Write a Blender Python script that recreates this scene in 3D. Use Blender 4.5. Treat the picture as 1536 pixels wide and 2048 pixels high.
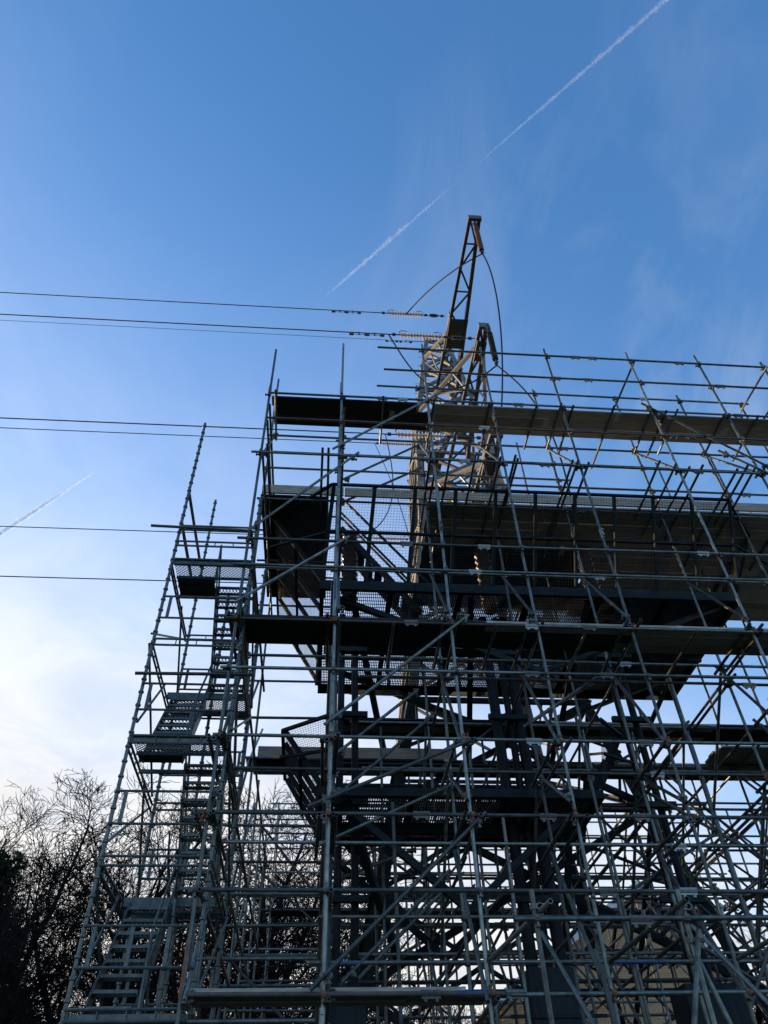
import bpy, bmesh, math, random
from mathutils import Vector, Matrix, Quaternion
random.seed(7)
R = math.radians
S = bpy.context.scene
COL = S.collection
for o in list(bpy.data.objects): bpy.data.objects.remove(o)

# ------------------------------------------------------------------ camera
RX = Vector((0.9969945, -0.07441493, -0.02154946))
UP = Vector((-0.03709177, -0.7027023, 0.71051649))
FW = Vector((0.06801589, 0.70758173, 0.70335051))
cam = bpy.data.cameras.new('camera'); camo = bpy.data.objects.new('camera', cam); COL.objects.link(camo)
cam.sensor_fit = 'VERTICAL'; cam.sensor_height = 36.0; cam.lens = 36.0 * 1470 / 2048
cam.clip_start = 0.05; cam.clip_end = 60000
camo.matrix_world = Matrix(((RX.x, UP.x, -FW.x, 0), (RX.y, UP.y, -FW.y, 0), (RX.z, UP.z, -FW.z, 1.6), (0, 0, 0, 1)))
S.camera = camo
S.render.resolution_x, S.render.resolution_y = 768, 1024

# ------------------------------------------------------------------ sky, sun, exposure
SUN_AZ, SUN_EL = R(-42), R(9.5)          # azimuth from +Y, negative = towards -X
W = bpy.data.worlds.new('World'); S.world = W; W.use_nodes = True
nt = W.node_tree; N = nt.nodes; LK = nt.links; N.clear()
out = N.new('ShaderNodeOutputWorld'); bg = N.new('ShaderNodeBackground'); bg.inputs[1].default_value = 0.15
sky = N.new('ShaderNodeTexSky'); sky.sky_type = 'NISHITA'; sky.sun_disc = False
sky.sun_elevation = SUN_EL; sky.sun_rotation = SUN_AZ
sky.air_density = 1.0; sky.dust_density = 0.6; sky.ozone_density = 3.7; sky.altitude = 50
tc = N.new('ShaderNodeTexCoord')
# thin cirrus streaks, everywhere over the sky, laid out on a flat layer high above
sep = N.new('ShaderNodeSeparateXYZ'); LK.new(tc.outputs['Generated'], sep.inputs[0])
mz = N.new('ShaderNodeMath'); mz.operation = 'MAXIMUM'; mz.inputs[1].default_value = 0.06; LK.new(sep.outputs[2], mz.inputs[0])
dx = N.new('ShaderNodeMath'); dx.operation = 'DIVIDE'; LK.new(sep.outputs[0], dx.inputs[0]); LK.new(mz.outputs[0], dx.inputs[1])
dy = N.new('ShaderNodeMath'); dy.operation = 'DIVIDE'; LK.new(sep.outputs[1], dy.inputs[0]); LK.new(mz.outputs[0], dy.inputs[1])
cmb = N.new('ShaderNodeCombineXYZ'); LK.new(dx.outputs[0], cmb.inputs[0]); LK.new(dy.outputs[0], cmb.inputs[1])
off = N.new('ShaderNodeVectorMath'); off.inputs[1].default_value = (-0.10, 0.45, 0); LK.new(cmb.outputs[0], off.inputs[0])
mp = N.new('ShaderNodeMapping'); mp.inputs['Rotation'].default_value = (0, 0, R(64)); mp.inputs['Scale'].default_value = (4.2, 1.7, 1); LK.new(off.outputs[0], mp.inputs[0])
n1 = N.new('ShaderNodeTexNoise'); n1.inputs['Scale'].default_value = 1.0; n1.inputs['Detail'].default_value = 9; n1.inputs['Roughness'].default_value = 0.62; n1.inputs['Distortion'].default_value = 1.3; LK.new(mp.outputs[0], n1.inputs[0])
n2 = N.new('ShaderNodeTexNoise'); n2.inputs['Scale'].default_value = 0.9; n2.inputs['Detail'].default_value = 2; LK.new(off.outputs[0], n2.inputs[0])
r1 = N.new('ShaderNodeMapRange'); r1.inputs[1].default_value = 0.45; r1.inputs[2].default_value = 0.85; LK.new(n1.outputs[0], r1.inputs[0])
r2 = N.new('ShaderNodeMapRange'); r2.inputs[1].default_value = 0.45; r2.inputs[2].default_value = 0.62; LK.new(n2.outputs[0], r2.inputs[0])
mm = N.new('ShaderNodeMath'); mm.operation = 'MULTIPLY'; LK.new(r1.outputs[0], mm.inputs[0]); LK.new(r2.outputs[0], mm.inputs[1])
m2 = N.new('ShaderNodeMath'); m2.operation = 'MULTIPLY'; m2.inputs[1].default_value = 0.27; LK.new(mm.outputs[0], m2.inputs[0])
mixc = N.new('ShaderNodeMixRGB'); mixc.inputs[2].default_value = (2.2, 2.28, 2.35, 1); LK.new(m2.outputs[0], mixc.inputs[0]); hs = N.new('ShaderNodeHueSaturation'); hs.inputs['Saturation'].default_value = 1.08; LK.new(sky.outputs[0], hs.inputs['Color']); LK.new(hs.outputs[0], mixc.inputs[1])
# thin milky haze: thicker towards the horizon (longer path) and brighter on the sun's side (forward scattering)
def vm(op, a, b=None, c=None):
    q = N.new('ShaderNodeMath'); q.operation = op
    for i, v in enumerate((a, b, c)):
        if v is None: continue
        if isinstance(v, (int, float)): q.inputs[i].default_value = v
        else: LK.new(v, q.inputs[i])
    return q.outputs[0]
SUN = Vector((math.sin(SUN_AZ) * math.cos(SUN_EL), math.cos(SUN_AZ) * math.cos(SUN_EL), math.sin(SUN_EL)))
dt = N.new('ShaderNodeVectorMath'); dt.operation = 'DOT_PRODUCT'; dt.inputs[1].default_value = SUN; LK.new(tc.outputs['Generated'], dt.inputs[0])
glow = N.new('ShaderNodeMapRange'); glow.interpolation_type = 'SMOOTHSTEP'; glow.inputs[1].default_value = 0.15; glow.inputs[2].default_value = 1.0; LK.new(dt.outputs['Value'], glow.inputs[0])
path = vm('SUBTRACT', vm('DIVIDE', 1.0, mz.outputs[0]), 1.0)
n3 = N.new('ShaderNodeTexNoise'); n3.inputs['Scale'].default_value = 1.6; n3.inputs['Detail'].default_value = 5; LK.new(cmb.outputs[0], n3.inputs[0])
dens = vm('MULTIPLY', vm('MULTIPLY_ADD', glow.outputs[0], 0.92, 0.06), vm('MULTIPLY_ADD', n3.outputs[0], 1.8, 0.1))
haze = vm('SUBTRACT', 1.0, vm('POWER', 2.718, vm('MULTIPLY', vm('MULTIPLY', vm('POWER', path, 1.3), dens), -1.3)))
mixh = N.new('ShaderNodeMixRGB');  n4 = N.new('ShaderNodeTexNoise'); n4.inputs['Scale'].default_value = 2.3; n4.inputs['Detail'].default_value = 7; n4.inputs['Roughness'].default_value = 0.6; n4.inputs['Distortion'].default_value = 0.6; LK.new(cmb.outputs[0], n4.inputs[0])
r4 = N.new('ShaderNodeMapRange'); r4.inputs[1].default_value = 0.38; r4.inputs[2].default_value = 0.62; LK.new(n4.outputs[0], r4.inputs[0])
cl = N.new('ShaderNodeMixRGB'); cl.inputs[1].default_value = (1.85, 1.86, 1.92, 1); cl.inputs[2].default_value = (2.42, 2.30, 2.12, 1); LK.new(r4.outputs[0], cl.inputs[0]); LK.new(cl.outputs[0], mixh.inputs[2])
LK.new(haze, mixh.inputs[0]); LK.new(mixc.outputs[0], mixh.inputs[1])
LK.new(mixh.outputs[0], bg.inputs[0]); LK.new(bg.outputs[0], out.inputs[0])
sl = bpy.data.lights.new('sun', 'SUN'); sl.energy = 3.2; sl.angle = R(0.5); sl.color = (1.0, 0.70, 0.38)
so = bpy.data.objects.new('sun', sl); COL.objects.link(so)
so.rotation_euler = SUN.to_track_quat('Z', 'Y').to_euler(); so.location = SUN * 100
V = S.view_settings; V.view_transform = 'Standard'; V.look = 'None'; V.exposure = 1.54; V.gamma = 1.0; V.use_curve_mapping = False
S.render.engine = 'CYCLES'
S.cycles.max_bounces = 6; S.cycles.transparent_max_bounces = 8

# ------------------------------------------------------------------ materials
MATS = {}
def mat(name, c1, c2=None, scale=6.0, rough=0.6, metal=0.0, vary=0.0, bump=0.0, stretch=None, coord='world', detail=5, trans=0.0):
    m = bpy.data.materials.new(name); m.use_nodes = True; MATS[name] = m
    t = m.node_tree; p = t.nodes['Principled BSDF']; L = t.links
    p.inputs['Roughness'].default_value = rough; p.inputs['Metallic'].default_value = metal
    if trans: p.inputs['Transmission Weight'].default_value = trans
    c2 = c2 or c1
    if coord == 'world':
        g = t.nodes.new('ShaderNodeNewGeometry'); src = g.outputs['Position']
    else:
        g = t.nodes.new('ShaderNodeTexCoord'); src = g.outputs['Object']
    if stretch:
        q = t.nodes.new('ShaderNodeMapping'); q.inputs['Scale'].default_value = stretch; L.new(src, q.inputs[0]); src = q.outputs[0]
    n = t.nodes.new('ShaderNodeTexNoise'); n.inputs['Scale'].default_value = scale; n.inputs['Detail'].default_value = detail; n.inputs['Roughness'].default_value = 0.65
    L.new(src, n.inputs[0])
    mr = t.nodes.new('ShaderNodeMapRange'); mr.inputs[1].default_value = 0.32; mr.inputs[2].default_value = 0.68; L.new(n.outputs[0], mr.inputs[0])
    mx = t.nodes.new('ShaderNodeMixRGB'); mx.inputs[1].default_value = (*c1, 1); mx.inputs[2].default_value = (*c2, 1); L.new(mr.outputs[0], mx.inputs[0])
    col = mx.outputs[0]
    if vary:
        oi = t.nodes.new('ShaderNodeObjectInfo'); hs = t.nodes.new('ShaderNodeHueSaturation')
        v = t.nodes.new('ShaderNodeMapRange'); v.inputs[3].default_value = 1 - vary; v.inputs[4].default_value = 1 + vary
        L.new(oi.outputs['Random'], v.inputs[0]); L.new(v.outputs[0], hs.inputs['Value']); L.new(col, hs.inputs['Color']); col = hs.outputs[0]
    L.new(col, p.inputs['Base Color'])
    if bump:
        b = t.nodes.new('ShaderNodeBump'); b.inputs['Strength'].default_value = bump; b.inputs['Distance'].default_value = 0.01
        L.new(n.outputs[0], b.inputs['Height']); L.new(b.outputs[0], p.inputs['Normal'])
    return m
mat('galv', (0.05, 0.066, 0.06), (0.15, 0.176, 0.16), 9, 0.42, 0.5, 0.42, 0.15)
mat('galv_stair', (0.055, 0.072, 0.065), (0.13, 0.153, 0.14), 11, 0.42, 0.5, 0.12, 0.1)
mat('galv_light', (0.10, 0.122, 0.112), (0.24, 0.268, 0.25), 7, 0.38, 0.55, 0.2, 0.15)
mat('galv_dull', (0.035, 0.044, 0.044), (0.10, 0.108, 0.10), 6, 0.6, 0.3, 0.2, 0.2)
mat('zinc', (0.26, 0.28, 0.27), (0.42, 0.43, 0.40), 25, 0.5, 0.4, 0.2)
mat('rust', (0.16, 0.06, 0.03), (0.26, 0.13, 0.08), 14, 0.8, 0.1, 0.2, 0.3)
mat('rusty_tube', (0.055, 0.047, 0.04), (0.12, 0.098, 0.084), 7, 0.7, 0.2, 0.15, 0.2)
mat('coupler_steel', (0.08, 0.075, 0.065), (0.18, 0.175, 0.16), 30, 0.55, 0.35, 0.3, 0.2)
mat('blue_paint', (0.015, 0.05, 0.13), (0.03, 0.09, 0.20), 20, 0.5)
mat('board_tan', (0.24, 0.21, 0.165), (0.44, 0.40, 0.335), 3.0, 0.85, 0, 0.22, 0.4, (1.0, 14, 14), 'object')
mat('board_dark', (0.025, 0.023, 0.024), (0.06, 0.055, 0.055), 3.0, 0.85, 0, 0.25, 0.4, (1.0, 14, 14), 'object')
mat('band', (0.30, 0.30, 0.29), (0.42, 0.42, 0.4), 30, 0.5, 0.4)
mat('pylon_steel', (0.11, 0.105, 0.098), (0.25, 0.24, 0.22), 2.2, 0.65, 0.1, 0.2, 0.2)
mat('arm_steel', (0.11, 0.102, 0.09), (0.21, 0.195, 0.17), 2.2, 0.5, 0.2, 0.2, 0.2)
mat('lower_steel', (0.012, 0.016, 0.018), (0.03, 0.037, 0.039), 2.5, 0.6, 0.0, 0.2, 0.2)  # near-black steel colour for the lower pylon legs and braces
mat('platform_steel', (0.012, 0.018, 0.019), (0.028, 0.038, 0.039), 4, 0.6, 0.1, 0.15, 0.15)
mat('wire_mesh', (0.022, 0.024, 0.027), (0.04, 0.043, 0.047), 9, 0.6, 0.2)
mat('cable_black', (0.009, 0.010, 0.012), (0.02, 0.02, 0.024), 8, 0.5)
mat('guard_plate', (0.016, 0.024, 0.028), (0.034, 0.044, 0.049), 2.0, 0.6, 0.1, 0.1, 0.2, (8, 8, 0.6))
mat('conductor', (0.035, 0.035, 0.038), (0.07, 0.07, 0.075), 9, 0.6, 0.2)
mat('glass_disc', (0.56, 0.45, 0.35), (0.70, 0.60, 0.49), 12, 0.15, 0, 0.1, 0, None, 'world', 2, 0.35)
mat('porcelain_brown', (0.24, 0.13, 0.06), (0.36, 0.22, 0.11), 12, 0.2, 0, 0.1)
mat('porcelain_dark', (0.035, 0.03, 0.03), (0.06, 0.05, 0.05), 12, 0.25, 0, 0.1)
mat('bark', (0.018, 0.015, 0.012), (0.05, 0.042, 0.034), 5, 0.9, 0, 0.15, 0.5)
mat('twig', (0.014, 0.011, 0.009), (0.03, 0.023, 0.019), 3, 0.9, 0, 0.15)
mat('ivy_leaf', (0.012, 0.02, 0.010), (0.03, 0.045, 0.02), 3, 0.55, 0, 0.1)
mat('dead_leaf', (0.10, 0.055, 0.025), (0.20, 0.12, 0.05), 3, 0.8)
mat('grass', (0.025, 0.036, 0.014), (0.06, 0.058, 0.034), 0.8, 0.95, 0, 0, 0.5)
mat('roof_tile', (0.10, 0.06, 0.045), (0.17, 0.10, 0.075), 6, 0.85)
mat('white_paint', (0.62, 0.60, 0.56), (0.78, 0.76, 0.72), 3, 0.6)
mat('window_glass', (0.02, 0.025, 0.03), None, 3, 0.06)
mat('lead_flash', (0.3, 0.3, 0.3), (0.4, 0.4, 0.4), 5, 0.5, 0.4)
def brick_mat():
    m = bpy.data.materials.new('brick'); m.use_nodes = True; t = m.node_tree; p = t.nodes['Principled BSDF']; L = t.links
    g = t.nodes.new('ShaderNodeTexCoord'); b = t.nodes.new('ShaderNodeTexBrick')
    mp = t.nodes.new('ShaderNodeMapping'); mp.inputs['Rotation'].default_value = (R(90), 0, 0); L.new(g.outputs['Object'], mp.inputs[0]); L.new(mp.outputs[0], b.inputs[0])
    b.inputs['Scale'].default_value = 1.0; b.inputs['Brick Width'].default_value = 0.225; b.inputs['Row Height'].default_value = 0.075; b.inputs['Mortar Size'].default_value = 0.008
    b.inputs['Color1'].default_value = (0.70, 0.37, 0.14, 1); b.inputs['Color2'].default_value = (0.54, 0.27, 0.095, 1); b.inputs['Mortar'].default_value = (0.58, 0.47, 0.35, 1)
    n = t.nodes.new('ShaderNodeTexNoise'); n.inputs['Scale'].default_value = 1.5; n.inputs['Detail'].default_value = 6; L.new(g.outputs['Object'], n.inputs[0])
    mx = t.nodes.new('ShaderNodeMixRGB'); mx.blend_type = 'MULTIPLY'; mx.inputs[0].default_value = 0.25; L.new(b.outputs[0], mx.inputs[1]); L.new(n.outputs[0], mx.inputs[2]); L.new(mx.outputs[0], p.inputs['Base Color'])
    p.inputs['Roughness'].default_value = 0.9
    bp = t.nodes.new('ShaderNodeBump'); bp.inputs['Strength'].default_value = 0.5; bp.inputs['Distance'].default_value = 0.01; bp.invert = True; L.new(b.outputs['Fac'], bp.inputs['Height']); L.new(bp.outputs[0], p.inputs['Normal'])
    MATS['brick'] = m
brick_mat()
for k in ('bark', 'twig', 'ivy_leaf', 'dead_leaf', 'grass', 'board_tan', 'board_dark', 'cable_black', 'lower_steel', 'platform_steel', 'guard_plate', 'wire_mesh'):
    MATS[k].node_tree.nodes['Principled BSDF'].inputs['Specular IOR Level'].default_value = 0.1

# ------------------------------------------------------------------ helpers
def tag(o, label, cat, group=None, kind=None):
    o['label'] = label; o['category'] = cat
    if group: o['group'] = group
    if kind: o['kind'] = kind
    return o
def empty(name, loc=(0, 0, 0), label=None, cat=None, group=None):
    o = bpy.data.objects.new(name, None); COL.objects.link(o); o.location = loc; o.empty_display_size = 0.2
    if label: tag(o, label, cat, group)
    return o
def link(name, me, parent=None, M=None, kind=None):
    """link a mesh; M is its world matrix; parents keep only a location, so the local matrix is easy"""
    o = bpy.data.objects.new(name, me); COL.objects.link(o)
    M = M or Matrix.Identity(4)
    if parent is not None:
        o.parent = parent
        pw = WM.get(parent.name) or Matrix.Translation(parent.location)
        o.matrix_basis = pw.inverted() @ M
    else:
        o.matrix_basis = M
    WM[o.name] = M
    if kind: o['kind'] = kind
    return o
WM = {}
def mesh(name, verts, faces, m, smooth=False, sharp=None):
    me = bpy.data.meshes.new(name); me.from_pydata([tuple(v) for v in verts], [], faces); me.update()
    if m: me.materials.append(MATS[m])
    if smooth:
        me.polygons.foreach_set('use_smooth', [True] * len(me.polygons))
        if sharp: me.set_sharp_from_angle(angle=R(sharp))
    return me
class MB:
    def __init__(s): s.v = []; s.f = []
    def add(s, vs, fs):
        b = len(s.v); s.v += [tuple(v) for v in vs]; s.f += [tuple(i + b for i in f) for f in fs]; return s
    def box(s, lo, hi, M=None):
        vs = [Vector((x, y, z)) for x in (lo[0], hi[0]) for y in (lo[1], hi[1]) for z in (lo[2], hi[2])]
        if M is not None: vs = [M @ v for v in vs]
        return s.add(vs, [(0, 1, 3, 2), (4, 6, 7, 5), (0, 4, 5, 1), (2, 3, 7, 6), (0, 2, 6, 4), (1, 5, 7, 3)])
    def beam(s, a, b, w, h, up=Vector((0, 0, 1))):
        return s.box((-w / 2, -h / 2, 0), (w / 2, h / 2, 1), axis(a, b, up, True))
    def tube(s, pts, r, n=6, cap=True):
        pts = [Vector(p) for p in pts]; rs = r if isinstance(r, (list, tuple)) else [r] * len(pts)
        b = len(s.v); prev = None
        for i, p in enumerate(pts):
            d = (pts[min(i + 1, len(pts) - 1)] - pts[max(i - 1, 0)]).normalized()
            if prev is None:
                u = d.orthogonal().normalized()
            else:
                u = (prev - d * prev.dot(d)); u = u.normalized() if u.length > 1e-6 else d.orthogonal().normalized()
            prev = u; w = d.cross(u)
            for k in range(n):
                a = 2 * math.pi * k / n; s.v.append(tuple(p + (u * math.cos(a) + w * math.sin(a)) * rs[i]))
        for i in range(len(pts) - 1):
            for k in range(n):
                s.f.append((b + i * n + k, b + i * n + (k + 1) % n, b + (i + 1) * n + (k + 1) % n, b + (i + 1) * n + k))
        if cap:
            s.f.append(tuple(b + k for k in reversed(range(n)))); s.f.append(tuple(b + (len(pts) - 1) * n + k for k in range(n)))
        return s
    def mesh(s, name, m, smooth=False, sharp=None): return mesh(name, s.v, s.f, m, smooth, sharp)
    def build(s, name, m, parent=None, smooth=False, sharp=None, kind=None): 
        return link(name, s.mesh(name, m, smooth, sharp), parent, None, kind)
def axis(a, b, up=Vector((0, 0, 1)), scale=True):
    """matrix that maps local z 0..1 (or metres) onto a->b"""
    a = Vector(a); b = Vector(b); d = b - a; L = d.length; z = d / L
    if abs(z.dot(up)) > 0.98: up = Vector((0, 1, 0)) if abs(z.y) < 0.9 else Vector((1, 0, 0))
    x = up.cross(z).normalized(); y = z.cross(x)
    M = Matrix((x, y, z)).transposed().to_4x4(); M.translation = a
    return M @ Matrix.Diagonal((1, 1, L, 1)) if scale else M
# --- scaffold tube: hollow, 10 sided, shared
def tube_mesh(name, m, ro=0.02415, ri=0.0195, n=10):
    vs = []; fs = []
    for z, r in ((0, ro), (1, ro), (1, ri), (0, ri)):
        for k in range(n):
            a = 2 * math.pi * k / n; vs.append((r * math.cos(a), r * math.sin(a), z))
    for q in range(4):
        for k in range(n):
            fs.append((q * n + k, q * n + (k + 1) % n, ((q + 1) % 4) * n + (k + 1) % n, ((q + 1) % 4) * n + k))
    return mesh(name, vs, fs, m, True, 40)
TUBE = {m: tube_mesh('tube_' + m, m) for m in ('galv', 'galv_light', 'galv_dull', 'rusty_tube', 'galv_stair', 'blue_paint', 'rust')}
THIN = tube_mesh('thin_tube', 'galv_stair', 0.017, 0.013, 8)
def angle_mesh(m, t=0.16):
    # equal angle, flange 1 x 1, local z 0..1
    pr = [(0, 0), (1, 0), (1, t), (t, t), (t, 1), (0, 1)]
    vs = [(x, y, z) for z in (0, 1) for x, y in pr]
    fs = [(i, (i + 1) % 6, 6 + (i + 1) % 6, 6 + i) for i in range(6)] + [(5, 4, 3, 2, 1, 0), (6, 7, 8, 9, 10, 11)]
    return mesh('angle_' + m, vs, fs, m)
ANG = {m: angle_mesh(m) for m in ('pylon_steel', 'platform_steel', 'lower_steel')}
def angle(name, a, b, w, parent, m='pylon_steel', up=Vector((0, 0, 1)), flip=1):
    M = axis(a, b, up) @ Matrix.Diagonal((w * flip, w, 1, 1))
    return link(name, ANG[m], parent, M)
def jit(s=0.012): return random.uniform(-s, s)

# ------------------------------------------------------------------ ground
g = MB()
n = 40
for i in range(n + 1):
    for j in range(n + 1):
        x = (i / n * 2 - 1); y = (j / n * 2 - 1)
        x = math.copysign(abs(x) ** 3, x) * 3000; y = math.copysign(abs(y) ** 3, y) * 3000
        g.v.append((x, y + 12, -0.02 - 0.05 * random.random()))
for i in range(n):
    for j in range(n):
        a = i * (n + 1) + j; g.f.append((a, a + n + 1, a + n + 2, a + 1))
o = g.build('ground', 'grass', None, True); o['kind'] = 'structure'

# ------------------------------------------------------------------ MAIN SCAFFOLD
SC = empty('tube_scaffold', (4, 9, 0), 'grey steel tube and board scaffold wrapped around the foot of the pylon', 'scaffold')
XS = [-1.385, 0.071, 1.834, 3.151, 4.644, 6.589, 8.194, 9.74, 11.35]
Y0, Y1, Y2, Y3 = 9.0, 10.15, 11.94, 13.5
def T(name, a, b, m=None, parent=SC):
    if m is None and random.random() < 0.16: m = 'rusty_tube'
    if m in (None, 'galv'): m = random.choice(('galv', 'galv', 'galv', 'galv_light', 'galv_dull'))
    M = axis(a, b) @ Matrix.Rotation(random.uniform(0, 6), 4, 'Z')
    return link(name, TUBE[m], parent, M)
def coupler_mesh(m):
    b = MB(); n = 8
    def collar(ax, off, r0=0.0245, r1=0.037, hl=0.024):
        vs = []
        for h, r in ((-hl, r0), (-hl, r1), (hl, r1), (hl, r0)):
            for k in range(n):
                a = 2 * math.pi * k / n; c = (r * math.cos(a), r * math.sin(a), h)
                if ax == 'x': c = (c[2], c[0], c[1])
                vs.append(Vector(c) + Vector(off))
        fs = [(q * n + k, q * n + (k + 1) % n, (q + 1) * n + (k + 1) % n, (q + 1) * n + k) for q in range(3) for k in range(n)]
        b.add(vs, fs)
    collar('z', (0, 0, 0)); collar('x', (0, -0.056, 0))
    b.box((0.030, -0.012, -0.012), (0.085, 0.012, 0.012)); b.box((0.066, -0.02, -0.02), (0.080, 0.02, 0.02))
    b.box((-0.012, -0.068, 0.030), (0.012, -0.044, 0.080)); b.box((-0.02, -0.076, 0.060), (0.02, -0.036, 0.074))
    return b.mesh('coupler_' + m, m)
CPM = {m: coupler_mesh(m) for m in ('coupler_steel', 'rust')}
ncp = [0]; CREST = MB()
def coupler(p, ry=0.0, m=None):
    m = m or ('rust' if random.random() < 0.15 else 'coupler_steel')
    M = Matrix.Translation(p) @ Matrix.Rotation(ry + jit(0.15), 4, 'Z') @ Matrix.Diagonal((random.choice((-1, 1)), 1, random.choice((-1, 1)), 1))
    ncp[0] += 1
    if ncp[0] <= 290: link('coupler', CPM[m], SC, M)
    else:
        me = CPM['coupler_steel']; CREST.add([M @ v.co for v in me.vertices], [tuple(q.vertices) for q in me.polygons])
def sleeve_mesh():
    b = MB(); b.tube([(0, 0, -0.105), (0, 0, 0.105)], 0.033, 8)
    b.box((0.028, -0.012, -0.1), (0.052, 0.012, 0.1))
    for z in (-0.06, 0.06): b.box((0.045, -0.016, z - 0.016), (0.078, 0.016, z + 0.016))
    return [b.mesh('sleeve', q) for q in ('coupler_steel', 'coupler_steel', 'zinc')]
SLV = sleeve_mesh()
def sleeve_x(x, y, z, m=None):
    M = Matrix.Translation((x, y, z)) @ Matrix.Rotation(R(90), 4, 'Y'); link('sleeve_coupler', random.choice(SLV), SC, M)
def sleeve_z(x, y, z): link('sleeve_coupler', random.choice(SLV), SC, Matrix.Translation((x, y, z)) @ Matrix.Rotation(R(-90), 4, 'Z'))

# front row: standards, ledgers
tops = [15.39, 15.76, 15.89, 15.91, 15.97, 16.01, 16.03, 15.9, 15.9]
for x, t in zip(XS, tops):
    T('standard', (x + jit(), Y0, 0), (x + jit(0.02), Y0, t), 'galv')
for x, z in ((XS[2], 10.25), (XS[4], 10.2), (XS[5], 13.35), (XS[3], 13.3), (XS[1], 3.2), (XS[4], 4.2), (XS[0], 13.9), (XS[1], 13.8)): sleeve_z(x, Y0, z)
YF = Y0 - 0.056      # ledgers on the outer face of the front standards
XR = 12.2
FL = [  # z, left end, gets transoms / red couplers
    (15.62, 0.83, 9.74, 0), (14.77, 0.95, XR, 0), (13.75, -1.40, XR, 0), (12.95, -1.36, XR, 0), (11.92, -1.55, XR, 1), (9.78, -1.55, XR, 0), (9.22, -1.56, XR, 0),
    (8.18, -1.55, XR, 1), (7.34, -1.50, XR, 0), (6.30, -1.46, XR, 1), (5.30, -1.56, XR, 1), (4.43, -1.40, XR, 0), (3.42, -1.33, 1.98, 1)]
for z, xa, xb, red in FL:
    # real ledgers come in lengths: break them at a sleeve
    cuts = [xa]; x = xa
    while x < xb - 0.01:
        x = min(xb, x + random.uniform(3.6, 5.2))
        if xb - x < 1.2: x = xb
        cuts.append(x)
    zz = [z + jit(0.012) for _ in cuts]
    for i in range(len(cuts) - 1):
        T('ledger', (cuts[i], YF, zz[i]), (cuts[i + 1], YF, zz[i + 1]))
        if i: sleeve_x(cuts[i], YF, zz[i])
    for x in XS:
        if xa - 0.02 <= x <= xb + 0.02: coupler((x, Y0, z), 0, 'rust' if red and z < 9 else 'coupler_steel')
T('ledger', (2.05, YF, 3.40), (XR, YF, 3.44)); T('ledger', (1.9, YF, 3.08), (XR, YF, 3.06), 'rusty_tube'); T('ledger', (-1.3, YF + 0.16, 3.22), (0.0, YF + 0.16, 3.22)); T('ledger', (-1.3, YF + 0.3, 3.08), (0.0, YF + 0.3, 3.07)); T('ledger', (-1.3, YF, 2.95), (0.0, YF, 2.95))
for x in XS[3:]: coupler((x, Y0, 3.41), 0, 'rust')
for x, z in ((5.29, 15.63), (5.39, 14.77), (1.31, 13.75), (7.11, 12.95), (3.93, 11.92), (1.22, 9.78), (1.13, 9.22), (1.22, 8.18), (3.95, 8.18), (4.02, 7.34), (4.31, 6.30), (1.21, 5.30), (3.98, 5.30), (4.3, 4.43), (1.2, 3.42), (0.9, 13.75), (7.7, 15.62)):
    sleeve_x(x, YF, z)

# second row
rt = [15.92, 15.90, 13.3, 13.2, 16.0, 15.69, 16.06, 15.8, 15.8]
for x, t in zip(XS, rt): T('standard', (x + jit(), Y1, 0), (x + jit(0.02), Y1, t), 'galv')
for z, xa, xb in ((15.78, 0.89, 9.9), (13.80, -1.45, XR), (13.27, -1.3, XR), (12.78, -1.45, 4.9), (12.55, 2.2, XR), (11.88, -1.5, XR), (10.15, -1.5, XR), (8.30, -1.5, XR), (7.95, 0.5, XR), (6.40, -1.5, XR), (5.37, -1.5, XR), (4.47, 0.0, XR), (3.97, -0.1, 6.5)):
    T('ledger', (xa, Y1 - 0.056, z + jit()), (min(xb, xa + 6.4), Y1 - 0.056, z + jit()), 'galv')
    if xb > xa + 6.4: T('ledger', (xa + 6.4, Y1 - 0.056, z), (xb, Y1 - 0.056, z + jit())); sleeve_x(xa + 6.4, Y1 - 0.056, z)
    for x in XS:
        if xa <= x <= min(xb, 9.8): coupler((x, Y1, z), 0)
# transoms between the first two rows
for x in (0.91, 3.09, 4.07, 4.57, 4.83, 5.68, 6.49, 6.81, 7.03, 8.06, 8.8, 10.2, -1.25, 1.95):
    T('transom', (x, Y0 - 0.13 + jit(0.05), 13.70), (x + jit(0.03), Y1 + random.uniform(-0.08, 0.08) + (0.45 if x == 5.68 else 0), 13.72))
for x in (-1.26, -0.25, -0.14, 1.76, 1.89, 2.13, 2.6, 3.08, 3.35, 3.41, 4.46, 4.56, 4.78, 6.12, 6.46, 6.75, 6.99, 7.7, 7.86, 8.03, 9.2, 9.8):
    T('transom', (x, Y0 - 0.16 + jit(0.06), 11.97), (x + jit(0.03), Y1 + random.uniform(-0.05, 1.9), 11.95), 'rusty_tube' if random.random() < 0.3 else 'galv')
for z in (8.24, 6.25, 5.25):
    for x in XS:
        for d in (-0.11, 0.09):
            T('transom', (x + d, Y0 - 0.16 + jit(0.06), z), (x + d + jit(0.03), Y1 + 0.12 + jit(0.08), z + jit()))
        coupler((x - 0.11, Y0 - 0.05, z), R(90)); 
for x, z in ((6.64, 15.57), (9.74, 15.57), (9.74, 12.9), (9.74, 14.7)):
    T('transom', (x, Y0 - 0.1, z), (x - 0.02, Y1 + 0.1, z + 0.08))
for x in (0.95, 2.5, 3.9, 5.6, 7.4): T('transom', (x, Y0 - 0.1, 8.12), (x, Y1 + 0.1, 8.13))
for x in XS[:3]: T('transom', (x + 0.06, Y0 - 0.12, 3.36), (x + 0.05, Y1 + 0.15, 3.36))
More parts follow.
